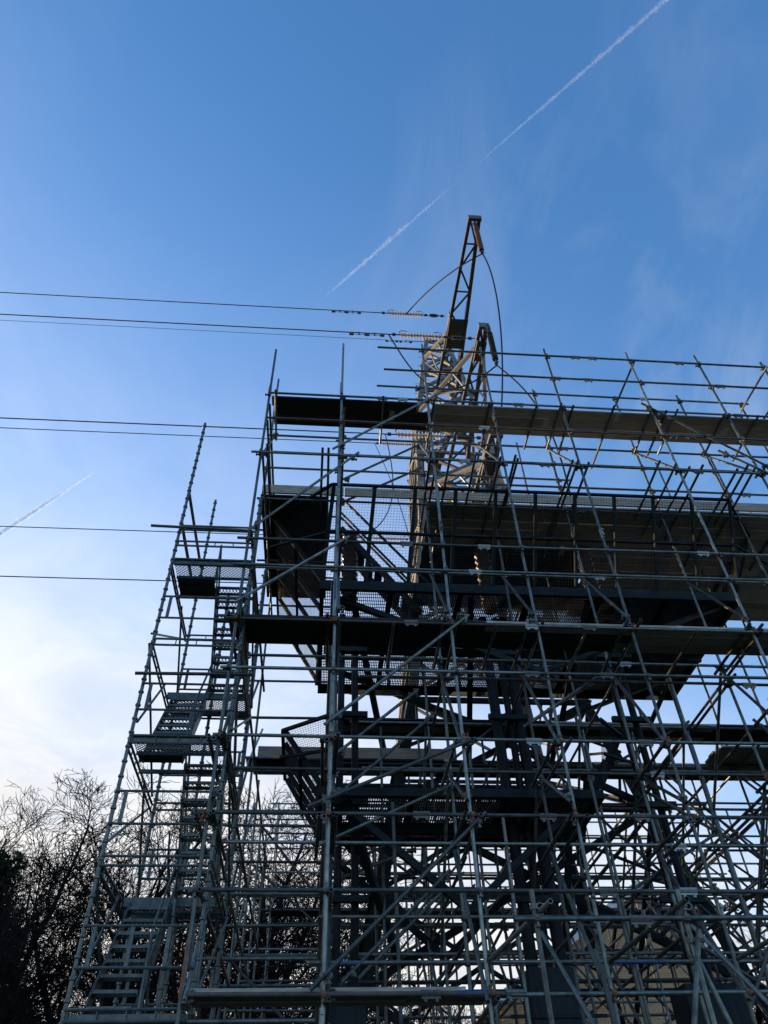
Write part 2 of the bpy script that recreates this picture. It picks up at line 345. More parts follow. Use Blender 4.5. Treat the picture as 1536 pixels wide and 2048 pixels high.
# cross bracing between front and second row, at every pair of standards
for k, x in enumerate(XS):
    for (za, zb) in ((13.88, 11.96), (10.2, 8.46), (8.3, 6.33), (6.38, 5.57), (5.36, 3.45)):
        if za == 10.2 and k == 0: continue
        d = 0.055 if k < 2 else -0.05
        T('brace', (x + d, Y1 + 0.09, za + 0.1), (x + d, Y0 - 0.1, zb - 0.12), 'galv')
        coupler((x + d, Y1 - 0.02, za), R(90)); coupler((x + d, Y0 + 0.02, zb), R(90))
# face bracing
for a, b, Y in [((2.12, 13.98), (-0.06, 12.05), 8.90), ((0.42, 11.98), (-1.40, 9.89), 8.90), ((0.27, 9.85), (-1.43, 8.43), 8.90), ((2.1, 8.31), (-0.02, 6.45), 8.90),
                ((1.85, 13.76), (0.1, 12.47), 10.09), ((1.98, 6.29), (-0.18, 5.36), 8.90), ((2.0, 5.31), (-0.06, 3.45), 8.90), ((1.7, 5.04), (0.3, 3.77), 10.09),
                ((1.83, 5.31), (0.4, 4.03), 11.88), ((1.43, 7.73), (0.13, 6.61), 10.09), ((1.68, 7.33), (0.2, 6.03), 10.09), ((1.8, 6.18), (-0.05, 5.34), 10.09),
                ((2.04, 6.44), (0.18, 5.66), 11.88), ((1.49, 5.97), (0.23, 5.49), 11.88), ((6.34, 13.94), (8.45, 11.98), 8.90), ((7.5, 12.5), (9.5, 10.9), 8.90),
                ((7.6, 8.5), (9.9, 6.2), 8.90), ((1.8, 13.1), (0.05, 11.9), 10.21)]:
    T('brace', (a[0], Y, a[1]), (b[0], Y, b[1]), 'galv')
    for q in (0.06, 0.93):
        coupler((a[0] + (b[0] - a[0]) * q, Y + 0.05, a[1] + (b[1] - a[1]) * q), random.uniform(0, 1))
# buttress of tubes in front, at the right
for x, xe in ((2.02, 2.03), (3.46, 3.45)):
    T('standard', (xe, 7.42, 0), (x, 7.42, 3.95), 'galv'); coupler((x, 7.42, 3.69), 0); coupler((x, 7.42, 3.80), R(90))
T('ledger', (1.80, 7.36, 3.68), (6.6, 7.36, 3.70), 'galv'); sleeve_x(3.0, 7.36, 3.68)
T('transom', (2.10, 7.12, 3.76), (1.86, 9.12, 3.74), 'galv'); T('transom', (3.36, 7.05, 3.76), (3.24, 9.2, 3.74), 'galv'); T('transom', (4.85, 7.1, 3.76), (4.66, 9.2, 3.74), 'galv')
T('brace', (3.52, 7.33, 3.58), (2.70, 7.20, 1.6), 'galv'); T('brace', (3.46, 7.48, 3.55), (3.92, 7.3, 1.3), 'galv'); coupler((3.50, 7.38, 3.5), 0, 'rust')
T('brace', (2.83, 8.3, 3.66), (2.85, 7.5, 0.3), 'galv'); T('brace', (2.46, 8.9, 3.98), (2.9, 7.9, 2.2), 'galv'); T('brace', (4.2, 8.9, 4.05), (5.2, 7.4, 1.5), 'galv')
sleeve_x(2.1, 8.95, 3.42)
# inner rows, left wing, right wing, rear rows
for j, Y in enumerate((Y2, Y3)):
    for x in XS[2:]:
        if x > 7.5: t = 15.9
        elif Y == Y2 and abs(x - 4.644) < 0.1: t = 15.9
        else: t = 9.5 - 0.3 * j
        T('standard', (x + jit(0.03), Y, 0), (x + jit(0.03), Y, t + jit(0.3)), 'galv')
    for z in (8.14, 7.3, 6.05, 5.3, 4.5, 3.4):
        T('ledger', (0.35 + jit(0.3), Y - 0.056, z + jit(0.03)), (6.7, Y - 0.056, z), None); T('ledger', (6.7, Y - 0.056, z), (XR, Y - 0.056, z + jit()), None)
        for x in XS[3:7]: coupler((x, Y, z), 0)
for Y in (Y2, Y3, 15.3, 17.1, 18.9):
    for x in XS[:2]:
        T('standard', (x + jit(0.02), Y, 0), (x + jit(0.03), Y, (13.9 if Y < 14 else 8.9) + jit(0.4)), 'galv')
    for z in (13.2, 12.7, 11.85, 9.9, 8.2, 7.2, 6.3, 5.3, 4.45, 3.5):
        if z > 9 and Y > 14: continue
        if Y > 14 and z > 7: continue
        T('transom', (-1.62 + jit(0.06), Y - 0.056, z + jit(0.02)), (0.32 + jit(0.2), Y - 0.056, z))
for x in XS[:2]:
    for z in (13.25, 12.75, 11.8, 9.85, 8.15, 6.25, 5.25, 4.4):
        e = 13.8 if z > 9 else 19.1
        T('ledger', (x + 0.056, Y0 - 0.15, z), (x + 0.056, e, z + jit(0.02)))
    for a, b in ((9.9, 8.2), (8.2, 6.3), (6.3, 4.4), (4.4, 2.5)):
        T('brace', (x - 0.05, Y1, a), (x - 0.05, Y2 + 0.2, b)); T('brace', (x - 0.05, Y3, a), (x - 0.05, Y2, b))
        T('brace', (x - 0.05, Y3, b), (x - 0.05, 15.5, a))
for Y in (Y2, Y3, 15.3, 17.1, 18.9):
    for x in (8.194, 9.74, 11.35):
        if Y > 14: T('standard', (x + jit(0.03), Y, 0), (x + jit(0.03), Y, 8.6 + jit(0.3)), 'galv')
    for z in (8.2, 7.2, 6.3, 5.3, 4.45, 3.5):
        T('transom', (8.0 + jit(0.1), Y - 0.056, z), (12.2, Y - 0.056, z + jit(0.02)))
    T('brace', (8.1, Y + 0.05, 8.3), (11.4, Y + 0.05, 5.2)); T('brace', (11.4, Y + 0.08, 6.4), (8.1, Y + 0.08, 3.3)); T('brace', (9.8, Y + 0.06, 5.4), (8.1, Y + 0.06, 3.6))
for x in (6.589, 8.194, 9.74, 11.35):
    for z in (8.15, 7.15, 6.25, 5.25, 4.4):
        T('ledger', (x + 0.056, Y0 - 0.15, z), (x + 0.056, 14.2, z)); T('ledger', (x + 0.056, 14.2, z), (x + 0.056, 19.1, z + jit(0.02)))
    for a, b in ((8.2, 6.3), (6.3, 4.4), (4.4, 2.5)):
        T('brace', (x - 0.05, Y1, a), (x - 0.05, Y2 + 0.2, b)); T('brace', (x - 0.05, Y3 + 0.1, a), (x - 0.05, Y2, b)); T('brace', (x - 0.05, Y3, b), (x - 0.05, 15.5, a)); T('brace', (x - 0.05, 17.2, b), (x - 0.05, 15.2, a))
for Y in (22.6, 23.8):
    for x in XS: T('standard', (x + jit(0.04), Y, 0), (x + jit(0.04), Y, 11.6 + jit(0.4)), 'galv')
    for z in (11.2, 10.3, 9.2, 8.2, 7.1, 6.2, 5.2, 4.3):
        T('ledger', (-1.6, Y - 0.056, z), (5.2, Y - 0.056, z + jit(0.03))); T('ledger', (5.2, Y - 0.056, z), (12.2, Y - 0.056, z))
for a, b in (((0.1, 9.2), (1.8, 7.1)), ((3.1, 7.1), (1.8, 5.2)), ((4.6, 9.2), (6.6, 7.1)), ((6.6, 7.1), (8.2, 5.2)), ((9.7, 9.2), (8.2, 7.1)), ((9.7, 7.1), (11.3, 5.2))):
    T('brace', (a[0], 22.5, a[1]), (b[0], 22.5, b[1]))
for Y in (15.3, 17.1, 18.9):
    for x in XS[2:6]:
        T('standard', (x + jit(0.05), Y, 0), (x + jit(0.05), Y, random.uniform(7.6, 9.2)), 'galv')
    for z in (8.15, 7.3, 6.25, 5.25, 4.35, 3.5):
        T('ledger', (0.2 + jit(0.3), Y - 0.056, z + jit(0.03)), (8.3, Y - 0.056, z + jit(0.03)))
    T('brace', (0.2, Y + 0.05, 4.3), (3.2, Y + 0.05, 7.4)); T('brace', (6.6, Y + 0.05, 4.2), (4.6, Y + 0.05, 6.4)); T('brace', (8.2, Y + 0.05, 7.4), (5.9, Y + 0.05, 5.1))
for x in (1.0, 2.5, 3.9, 5.6, 7.4):
    for Y in (Y1 + 0.05, Y2 + 0.05, Y3 + 0.05): T('standard', (x + jit(0.05), Y, 0), (x + jit(0.05), Y, random.uniform(5.5, 8.6)), 'galv')
for x in XS[2:6]:
    for z in (8.05, 6.15, 5.15, 4.3):
        T('transom', (x + 0.06, Y1 - 0.2, z), (x + 0.06, 15.5, z + jit(0.03)))
    T('brace', (x - 0.05, Y1, 6.3), (x - 0.05, Y2 + 0.2, 4.3)); T('brace', (x - 0.05, Y3, 6.3), (x - 0.05, Y2, 8.1)); T('brace', (x - 0.05, Y3, 4.3), (x - 0.05, 15.4, 6.2)); T('brace', (x - 0.05, Y2, 3.4), (x - 0.05, Y3, 5.3))
for x0, z0, x1, z1, Y in ((3.2, 8.2, 4.7, 6.3, Y2 - 0.1), (4.7, 6.3, 6.5, 4.4, Y2 - 0.1), (6.6, 8.1, 8.2, 6.2, Y3 - 0.1), (1.9, 3.6, 3.1, 5.3, Y3 - 0.1), (5.2, 3.5, 6.6, 5.3, Y1 - 0.1), (6.7, 7.3, 8.1, 5.4, Y1 - 0.1), (8.3, 5.2, 9.7, 3.4, Y1 - 0.1)):
    T('brace', (x0, Y, z0), (x1, Y, z1))
for k in range(44):
    i = random.randrange(1, len(XS) - 1); Y = random.choice((Y1 + 0.09, Y2 + 0.09, Y3 + 0.09, 15.4, 17.2, 19.0)); za = random.choice((3.4, 4.4, 5.3, 6.3, 7.2)); dz = random.choice((-1, 1)) * random.uniform(1.0, 2.0)
    T('brace', (XS[i] + jit(0.1), Y, za), (XS[i + random.choice((-1, 1))] + jit(0.2), Y + jit(0.1), min(8.3, max(2.6, za + dz))))
# paint bands and rusted lengths on tubes
for nm, m, a, b in (('paint_band', 'blue_paint', (0.25, Y1 - 0.056, 3.97), (0.55, Y1 - 0.056, 3.97)), ('paint_band', 'blue_paint', (3.55, Y1 - 0.056, 3.97), (4.3, Y1 - 0.056, 3.97)),
                    ('paint_band', 'blue_paint', (1.45, YF, 3.42), (1.86, YF, 3.42)), ('paint_band', 'blue_paint', (2.9, YF, 3.07), (3.45, YF, 3.07)),
                    ('paint_band', 'rust', (XS[0], Y0, 3.4), (XS[0], Y0, 3.95)), ('paint_band', 'rust', (4.05, YF, 3.07), (4.75, YF, 3.07)),
                    ('paint_band', 'blue_paint', (XS[1], Y0, 8.6), (XS[1], Y0, 9.0))):
    M = axis(a, b) @ Matrix.Diagonal((1.05, 1.05, 1, 1)); link(nm, TUBE[m], SC, M)
if CREST.v: CREST.build('coupler', 'coupler_steel', SC, kind='stuff')

# boards: one object each; local x along the board
def board_mesh(m, L=3.9):
    b = MB(); b.box((0, 0, 0), (L, 0.222, 0.038)); me = b.mesh('board_' + m, m); return me
def end_band():
    b = MB(); b.box((-0.004, -0.002, -0.003), (0.05, 0.224, 0.041)); return b.mesh('end_band', 'band')
BM = {m: board_mesh(m) for m in ('board_tan', 'board_dark')}; BAND = end_band()
def board(x, y, z, L, m, rot=0.0, up=False, bands=False):
    M = Matrix.Translation((x, y + jit(0.004), z + jit(0.007))) @ Matrix.Rotation(rot + jit(0.002), 4, 'Z')
    if up: M = M @ Matrix.Rotation(R(90), 4, 'X')
    o = link('toe_board' if up else 'board', BM[m], SC, M @ Matrix.Diagonal((L / 3.9, 1, 1, 1)))
    if bands:
        for q in (0, L - 0.046): link('end_band', BAND, o, M @ Matrix.Translation((q, 0, 0)))
def deck(x0, x1, y0, rows, z, mf, toe=None):
    for r in range(rows):
        x = x0 - random.uniform(0, 0.12); first = True
        while x < x1 - 0.05:
            L = min(random.choice((3.9, 3.9, 3.0)), x1 - x + random.uniform(-0.06, 0.06))
            if first and r % 2: L = min(L, 2.4)
            if L > 0.3: board(x, y0 + r * 0.240, z + (0.0 if rows < 12 else 0.004 * (r % 2)), L, mf(x + L / 2, r), 0, False, r == 0 or z > 13)
            x += L + 0.006; first = False
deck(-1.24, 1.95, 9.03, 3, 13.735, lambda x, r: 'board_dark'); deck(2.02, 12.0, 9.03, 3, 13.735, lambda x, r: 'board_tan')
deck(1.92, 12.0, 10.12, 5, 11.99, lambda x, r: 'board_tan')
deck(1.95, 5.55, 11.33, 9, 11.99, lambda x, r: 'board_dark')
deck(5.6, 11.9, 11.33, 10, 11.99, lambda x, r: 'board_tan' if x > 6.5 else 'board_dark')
for r in range(14): board(-1.44, 10.12 + r * 0.229, 11.99, 1.32, 'board_dark')
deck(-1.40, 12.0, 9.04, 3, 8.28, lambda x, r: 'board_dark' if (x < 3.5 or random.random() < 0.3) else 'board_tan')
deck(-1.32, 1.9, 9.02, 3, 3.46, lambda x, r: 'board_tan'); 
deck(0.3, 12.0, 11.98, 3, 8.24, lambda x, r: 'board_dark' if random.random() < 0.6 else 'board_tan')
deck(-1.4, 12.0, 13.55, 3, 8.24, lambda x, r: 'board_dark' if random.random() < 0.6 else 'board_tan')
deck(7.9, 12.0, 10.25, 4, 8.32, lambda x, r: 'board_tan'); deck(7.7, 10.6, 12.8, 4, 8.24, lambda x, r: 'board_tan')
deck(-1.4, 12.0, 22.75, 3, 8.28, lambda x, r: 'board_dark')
for x0, L in ((-1.42, 1.6), (0.2, 1.6), (1.82, 3.9), (5.73, 3.9), (9.64, 2.4)): board(x0, 10.10, 12.03, L, 'board_tan', 0, True)
for x0 in (-1.3, 2.6, 6.5): board(x0, 13.6, 12.03 if x0 > 0 else 8.29, 3.9, 'board_tan', 0, True)

# ------------------------------------------------------------------ STAIR TOWER
ST = empty('scaffold_stair_tower', (-1.9, 10.1, 0), 'slim galvanised scaffold stair tower zigzagging up beside the bare trees', 'stair tower')
XL, XRt, YA, YB = -2.545, -1.30, 9.12, 11.2
def standard_mesh(h):
    b = MB(); b.tube([(0, 0, 0), (0, 0, h)], 0.0242, 10)
    z = 0.35
    while z < h - 0.05:
        b.tube([(0, 0, z - 0.022), (0, 0, z - 0.012), (0, 0, z + 0.012), (0, 0, z + 0.022)], [0.025, 0.037, 0.037, 0.025], 10); z += 0.26 if int(z * 10) % 2 else 0.2
    return b.mesh('stair_standard', 'galv_stair', True, 40)
for x, y, h in ((XL, YA, 12.9), (XL + 0.02, YB, 12.9), (XRt, YA + 0.1, 11.0), (XRt, YB, 11.0), (-1.93, YB, 10.4), (-1.86, 10.5, 4.8)):
    link('standard', standard_mesh(h), ST, Matrix.Translation((x, y, 0)))
def stube(name, a, b, me=THIN, parent=ST): return link(name, me, parent, axis(a, b))
def lattice(a, b, drop=0.105):
    bb = MB(); a = Vector(a); b = Vector(b); d = Vector((0, 0, drop))
    bb.tube([a, b], 0.017, 8); bb.tube([a - d, b - d], 0.017, 8)
    n = max(2, int((b - a).length / 0.27))
    for i in range(n + 1):
        p = a.lerp(b, (i + 0.12) / (n + 0.24)); bb.tube([p, p - d], 0.009, 5)
    return bb.build('lattice_ledger', 'galv_stair', ST, True, 40)
LEV = [0.3, 1.82, 3.33, 4.84, 6.36, 7.88, 9.42]
for z in LEV:
    lattice((XL, YA - 0.02, z), (XRt, YA - 0.02, z)); lattice((XL, YB, z), (XRt, YB, z))
    lattice((XL - 0.02, YA, z - 0.03), (XL - 0.02, YB, z - 0.03)); lattice((XRt + 0.02, YA, z - 0.03), (XRt + 0.02, YB, z - 0.03))
for z in (9.80, 10.15): lattice((XL, YA - 0.02, z), (XRt, YA - 0.02, z), 0.095); 
for z in (10.35, 11.1): lattice((XL - 0.02, YA, z), (XL - 0.02, YB, z), 0.08)
stube('handrail', (-3.0, YA - 0.09, 10.06), (-1.38, YA - 0.09, 10.02), TUBE['galv']); stube('handrail', (-2.66, YA - 0.09, 7.25), (-1.05, YA - 0.09, 7.27), TUBE['galv'])
for i, z in enumerate(LEV[:-1]):
    # guard frames in the front and back faces
    for Y, dz in ((YA - 0.03, 0.37), (YB + 0.03, 0.45)):
        b = MB()
        b.tube([(XL, Y, z + dz), (XRt, Y, z + dz)], 0.0165, 8); b.tube([(XL, Y, z + dz + 0.40), (XRt, Y, z + dz + 0.40)], 0.0165, 8)
        for x in (XL + 0.12, -2.02, -1.62, XRt - 0.06)[::(1 if i < 3 else 3)]: b.box((x - 0.022, Y - 0.012, z + dz), (x + 0.022, Y + 0.012, z + dz + 0.4))
        b.build('guard_frame', 'galv_stair', ST)
    # side bracing
    s = 1 if i % 2 else -1; ya, yb = (YA, YB) if s > 0 else (YB, YA)
    stube('brace', (XL - 0.05, ya, z + 0.1), (XL - 0.05, yb, z + 1.45)); stube('brace', (XRt + 0.05, yb, z + 0.1), (XRt + 0.05, ya, z + 1.45)); stube('brace', (XL + 0.04, yb, z + 0.2), (XL + 0.04, (ya + yb) / 2, z + 1.4))
def tread_mesh():
    b = MB(); w = 0.5; d = 0.20
    b.box((0, 0, -0.035), (w, 0.035, 0)); b.box((0, d - 0.035, -0.035), (w, d, 0)); b.box((0, 0, -0.05), (0.012, d, 0)); b.box((w - 0.012, 0, -0.05), (w, d, 0))
    n = 9
    for i in range(n):
        x0 = 0.012 + (w - 0.024) * i / n; x1 = 0.012 + (w - 0.024) * (i + 1) / n
        for y0, y1 in ((0.03, d - 0.03),):
            b.beam((x0, y0, -0.008), (x1, y1, -0.008), 0.009, 0.008); b.beam((x1, y0, -0.0085), (x0, y1, -0.0085), 0.009, 0.008)
    return b.mesh('tread', 'galv_stair')
TRD = tread_mesh()
def flight(x, ya, za, yb, zb, nt):
    b = MB(); c = Vector((0, 0, -0.06))
    for dx in (-0.012, 0.512): b.beam(Vector((x + dx, ya, za)) + c, Vector((x + dx, yb, zb)) + c, 0.02, 0.15)
    f = b.build('stair_flight', 'galv_stair', ST)
    for i in range(nt):
        t = (i + 0.5) / nt; link('tread', TRD, f, Matrix.Translation((x, ya + (yb - ya) * t - 0.1, za + (zb - za) * t)))
    h = MB(); up = Vector((0, 0, 0.85))
    xr = x + 0.56 if x < -2 else x - 0.06
    h.tube([Vector((xr, ya, za)), Vector((xr, ya, za)) + up, Vector((xr, yb, zb)) + up, Vector((xr, yb, zb))], 0.017, 8)
    h.tube([Vector((xr, ya, za + 0.42)), Vector((xr, yb, zb + 0.42))], 0.014, 6)
    link('handrail', h.mesh('handrail', 'galv_stair', True, 40), f)
X1, X2 = -2.44, -1.86
flight(X2, 10.65, 0.05 + 1.7, 9.75, 3.25, 6)
flight(X1, 9.45, 3.33, 10.65, 4.80, 8); flight(X2, 10.65, 4.86, 9.62, 6.30, 8)
flight(X1, 9.62, 6.36, 10.65, 7.82, 8); flight(X2, 10.65, 7.90, 9.62, 9.36, 8)
def plank_mesh():
    b = MB(); b.box((0, 0, -0.05), (1.2, 0.02, 0)); b.box((0, 0.21, -0.05), (1.2, 0.23, 0)); b.box((0, 0.02, -0.012), (1.2, 0.21, -0.002))
    return b.mesh('plank', 'galv_stair')
PLK = plank_mesh()
def grid_mesh(w, d, pitch=0.06):
    b = MB(); n = int(w / pitch); k = int(d / pitch)
    for i in range(-k, n):
        x0, x1 = i * pitch, i * pitch + d
        for sgn in (1, -1):
            a0, a1 = max(0, x0), min(w, x1)
            if a1 - a0 < 0.01: continue
            ya, yb = a0 - x0, a1 - x0
            if sgn < 0: ya, yb = d - ya, d - yb
            b.beam((a0, ya, -0.004 * sgn), (a1, yb, -0.004 * sgn), 0.010, 0.006)
    b.box((0, 0, -0.04), (w, 0.02, 0.01)); b.box((0, d - 0.02, -0.04), (w, d, 0.01))
    return b.mesh('grid', 'galv_stair')
for z in (3.30, 6.36, 9.42):
    l = MB(); l.beam((XL, YA + 0.02, z - 0.04), (XRt, YA + 0.02, z - 0.04), 0.04, 0.07); l.beam((XL, 9.98, z - 0.08), (XRt, 9.98, z - 0.08), 0.04, 0.05)
    L = l.build('landing', 'galv_stair', ST)
    link('grid_panel', grid_mesh(1.22, 0.36), L, Matrix.Translation((XL + 0.02, YA + 0.06, z - 0.02)), 'stuff')
    if z > 4:
        for k in range(2 if z > 9 else 1):
            link('plank', PLK, L, Matrix.Translation((XL + 0.02, 9.50 + 0.235 * k, z - 0.02)) @ Matrix.Diagonal((0.5 if z > 9 else 0.5, 1, 1, 1)))
for z in (4.84, 7.88, 10.2):
    if z > 10: continue
    l = MB(); l.beam((XL, YB - 0.05, z - 0.04), (XRt, YB - 0.05, z - 0.04), 0.04, 0.09); l.beam((XL, 10.62, z - 0.04), (XRt, 10.62, z - 0.04), 0.04, 0.11)
    L = l.build('landing', 'galv_stair', ST)
    link('grid_panel', grid_mesh(1.22, 0.5), L, Matrix.Translation((XL + 0.02, 10.66, z - 0.02)), 'stuff')

# ------------------------------------------------------------------ PYLON
XC, YC = 4.1, 17.5
PY = empty('electricity_pylon', (XC, YC, 0), 'tall lattice steel electricity pylon with cross arms, rising behind the scaffold', 'pylon')
HT = [(0, 4.37), (4.4, 3.47), (10.6, 2.2), (17, 1.5), (22.5, 1.3), (29, 0.5)]
def hw(z):
    for (a, ha), (b, hb) in zip(HT, HT[1:]):
        if z <= b: return ha + (hb - ha) * (z - a) / (b - a)
    return HT[-1][1]
def cor(z, sx, sy): h = hw(z); return Vector((XC + sx * h, YC + sy * h, z))
LV = [0, 4.4, 7.8, 10.6, 13.0, 15.2, 17, 18.8, 20.6, 22.5, 24.6, 26.4, 27.9, 29]
for sx in (-1, 1):
    for sy in (-1, 1):
        for a, b in zip(HT, HT[1:]):
            w = 0.25 if a[0] < 9 else (0.24 if a[0] < 20 else 0.18)
            M = axis(cor(a[0], sx, sy), cor(b[0], sx, sy), Vector((0, 1, 0))) ; d = (cor(b[0], sx, sy) - cor(a[0], sx, sy))
            z = d.normalized(); x = Vector((-sx, 0, 0)); x = (x - z * x.dot(z)).normalized(); y = z.cross(x); yy = Vector((0, -sy, 0))
            fl = 1 if y.dot(yy) > 0 else -1
            Mx = Matrix((x * w, y * w * fl, d)).transposed().to_4x4(); Mx.translation = cor(a[0], sx, sy)
            link('leg', ANG['lower_steel' if a[0] < 10 else 'pylon_steel'], PY, Mx)
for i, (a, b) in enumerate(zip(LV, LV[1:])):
    w = 0.12 if a < 10 else 0.10; pm = 'lower_steel' if a < 10 else 'pylon_steel'
    for f in range(4):
        c = [(-1, -1), (1, -1), (1, 1), (-1, 1)]; p, q = c[f], c[(f + 1) % 4]
        A, B, C_, D = cor(a, *p), cor(a, *q), cor(b, *p), cor(b, *q)
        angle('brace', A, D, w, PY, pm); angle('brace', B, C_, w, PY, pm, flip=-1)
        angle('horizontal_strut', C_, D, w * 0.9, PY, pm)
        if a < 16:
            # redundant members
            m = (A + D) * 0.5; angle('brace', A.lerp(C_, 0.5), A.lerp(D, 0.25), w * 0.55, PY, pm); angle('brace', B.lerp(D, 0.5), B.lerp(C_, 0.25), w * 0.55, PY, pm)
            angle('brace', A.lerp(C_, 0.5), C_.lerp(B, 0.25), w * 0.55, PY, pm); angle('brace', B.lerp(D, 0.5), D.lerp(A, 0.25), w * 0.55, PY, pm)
        if b in (17, 20.6, 24.6, 13.0):
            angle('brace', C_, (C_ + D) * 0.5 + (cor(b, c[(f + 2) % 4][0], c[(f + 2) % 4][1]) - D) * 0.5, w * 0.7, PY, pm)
    if b > 16:
        for sx in (-1, 1):
            gp = MB(); c0 = cor(b, sx, -1); gp.box((-0.02, -0.012, -0.2), (0.30 * 1, 0.0, 0.2)); link('gusset_plate', gp.mesh('gusset', 'pylon_steel'), PY, Matrix.Translation(c0 + Vector((0 if sx < 0 else -0.28, -0.03, 0))))
def cross_arm(z, tip, tie, rise, s=-1, wr=0.40, wt=0.15, pl_=0.7):
    """two bottom chords from the tower face to the tip, two ties coming down to them, lacing between"""
    yt = YC + s * tip; yo = YC + s * hw(z)
    b = MB(); X = Vector((1, 0, 0))
    rt = [Vector((XC + q * min(wr, hw(z)), yo, z)) for q in (-1, 1)]; tp = [Vector((XC + q * wt, yt, z + 0.12)) for q in (-1, 1)]
    for q in (0, 1):
        b.beam(rt[q], tp[q], 0.10, 0.11); b.beam(rt[q] + Vector((0.05 * (1 - 2 * q), 0, 0.07)), tp[q] + Vector((0.05 * (1 - 2 * q), 0, 0.06)), 0.02, 0.13)
    b.beam(tp[0] - X * 0.06, tp[1] + X * 0.06, 0.10, 0.22); b.box((XC - wt - 0.05, min(yt, yt - 0.1 * s) , z + 0.2), (XC + wt + 0.05, max(yt, yt - 0.1 * s), z + 0.30))
    arm = b.build('cross_arm', 'arm_steel', PY)
    ft = (tie - hw(z)) / (tip - hw(z))
    for q in (0, 1):
        node = rt[q].lerp(tp[q], ft); sx = -1 if q == 0 else 1
        top = cor(z + rise, sx, s); t = MB(); t.beam(top, node + Vector((0, 0, 0.1)), 0.12, 0.10); t.build('tie', 'arm_steel', arm)
        for k in (0.35, 0.68):
            u = MB(); u.beam(rt[q].lerp(node, k), top.lerp(node, k), 0.05, 0.05); u.beam(rt[q].lerp(node, k), top.lerp(node, k - 0.33), 0.05, 0.05); u.build('lacing', 'arm_steel', arm)
        pl = MB(); pl.box((node.x - 0.02, node.y - pl_, z - 0.10), (node.x + 0.02, node.y + pl_ * 0.9, z + 0.20 + 0.3 * pl_)); pl.build('gusset_plate', 'arm_steel', arm)
    pl = MB(); nd = rt[0].lerp(tp[0], ft); nd2 = rt[1].lerp(tp[1], ft); pl.box((nd.x + 0.02, nd.y - pl_ * 0.9, z + 0.02), (nd2.x - 0.02, nd.y + pl_ * 0.8, z + 0.05)); pl.build('gusset_plate', 'arm_steel', arm)
    n = max(6, int((tip - hw(z)) / 0.75))
    for k in range(n):
        u = MB(); a, c = k / n, (k + 1) / n
        u.beam(rt[k % 2].lerp(tp[k % 2], a), rt[1 - k % 2].lerp(tp[1 - k % 2], c), 0.06, 0.03)
        if k % 2: u.beam(rt[0].lerp(tp[0], a), rt[1].lerp(tp[1], a), 0.05, 0.03)
        u.build('lacing', 'arm_steel', arm)
    return arm
cross_arm(24.4, 7.78, 3.6, 2.6); cross_arm(20.1, 6.5, 5.7, 2.6, -1, 0.30, 0.09, 0.4); cross_arm(16.2, 5.7, 4.6, 2.4, -1, 0.32, 0.11, 0.4)
cross_arm(24.4, 3.6, 2.6, 2.2, 1); cross_arm(20.1, 4.0, 3.0, 2.0, 1); cross_arm(16.2, 3.9, 3.0, 1.8, 1)
# step bolts on the left front leg
for i in range(44):
    c = cor(11 + i * 0.38, -1, -1); sb = MB(); sb.tube([c, c + Vector((-0.16, 0, 0)) if i % 2 else c + Vector((0, -0.16, 0))], 0.009, 5); sb.build('step_bolt', 'pylon_steel', PY)

# ------------------------------------------------------------------ INSULATORS, WIRES
def disc_mesh(m, r=0.108, h=0.09, seg=12):
    pr = [(0.028, 0), (0.045, 0.012), (0.05, 0.045), (r * 0.72, 0.052), (r, 0.066), (r * 0.97, 0.073), (r * 0.6, 0.068), (0.03, 0.074), (0.028, h)]
    vs = [(a * math.cos(2 * math.pi * k / seg), a * math.sin(2 * math.pi * k / seg), z) for a, z in pr for k in range(seg)]
    fs = [(i * seg + k, i * seg + (k + 1) % seg, (i + 1) * seg + (k + 1) % seg, (i + 1) * seg + k) for i in range(len(pr) - 1) for k in range(seg)]
    return mesh('disc_' + m, vs, fs, m, True, 50)
DISC = {m: disc_mesh(m) for m in ('glass_disc', 'porcelain_brown', 'porcelain_dark')}
SMALL = disc_mesh('porcelain_brown', 0.08, 0.055)
def insulator(name, p, d, link_len, nd, m, label, group, horn=True, tail=0.3, me=None, pitch=0.09):
    p = Vector(p); d = Vector(d).normalized(); e = empty(name, p, label, 'insulator', group); q = p
    h = MB(); a = p + d * link_len
    h.tube([p, a], 0.016, 6)
    for t, r in ((0.15, 0.05), (0.35, 0.035), (0.62, 0.06), (0.86, 0.045)): c = p + d * link_len * t; h.tube([c - d * 0.05, c + d * 0.05], r, 6)
    h.tube([p + d * link_len * 0.38, p + d * link_len * 0.60], 0.065, 8)
    h.build('end_fitting', 'conductor', e)
    me = me or DISC[m]; up = Vector((0, 0, 1))
    for i in range(nd): link('disc', me, e, axis(a + d * pitch * i, a + d * (pitch * i + 1), up))
    b = a + d * pitch * nd; f = MB(); f.tube([b - d * 0.02, b + d * tail], 0.02, 6); f.tube([b + d * tail * 0.5, b + d * tail * 0.8], 0.05, 6); f.build('end_fitting', 'conductor', e)
    if horn:
        s = d.orthogonal().normalized() if abs(d.z) > 0.5 else Vector((0, 0, 1))
        for c, sg in ((a, 1), (b, -1)):
            hm = MB(); hm.tube([c, c + s * 0.16 - d * 0.04 * sg, c + s * 0.24 + d * 0.05 * sg, c + s * 0.2 + d * 0.2 * sg], 0.011, 5)
            if abs(d.z) > 0.5: hm.tube([c, c - s * 0.14, c - s * 0.2 + d * 0.1 * sg], 0.011, 5)
            hm.build('arcing_horn', 'conductor', e)
    return b + d * tail
def wire(name, pts, r, label, cat, m='conductor', group=None, n=6):
    b = MB(); b.tube(pts, r, n); o = b.mesh(name, m, True, 50); e = link(name, o); tag(e, label, cat, group); return e
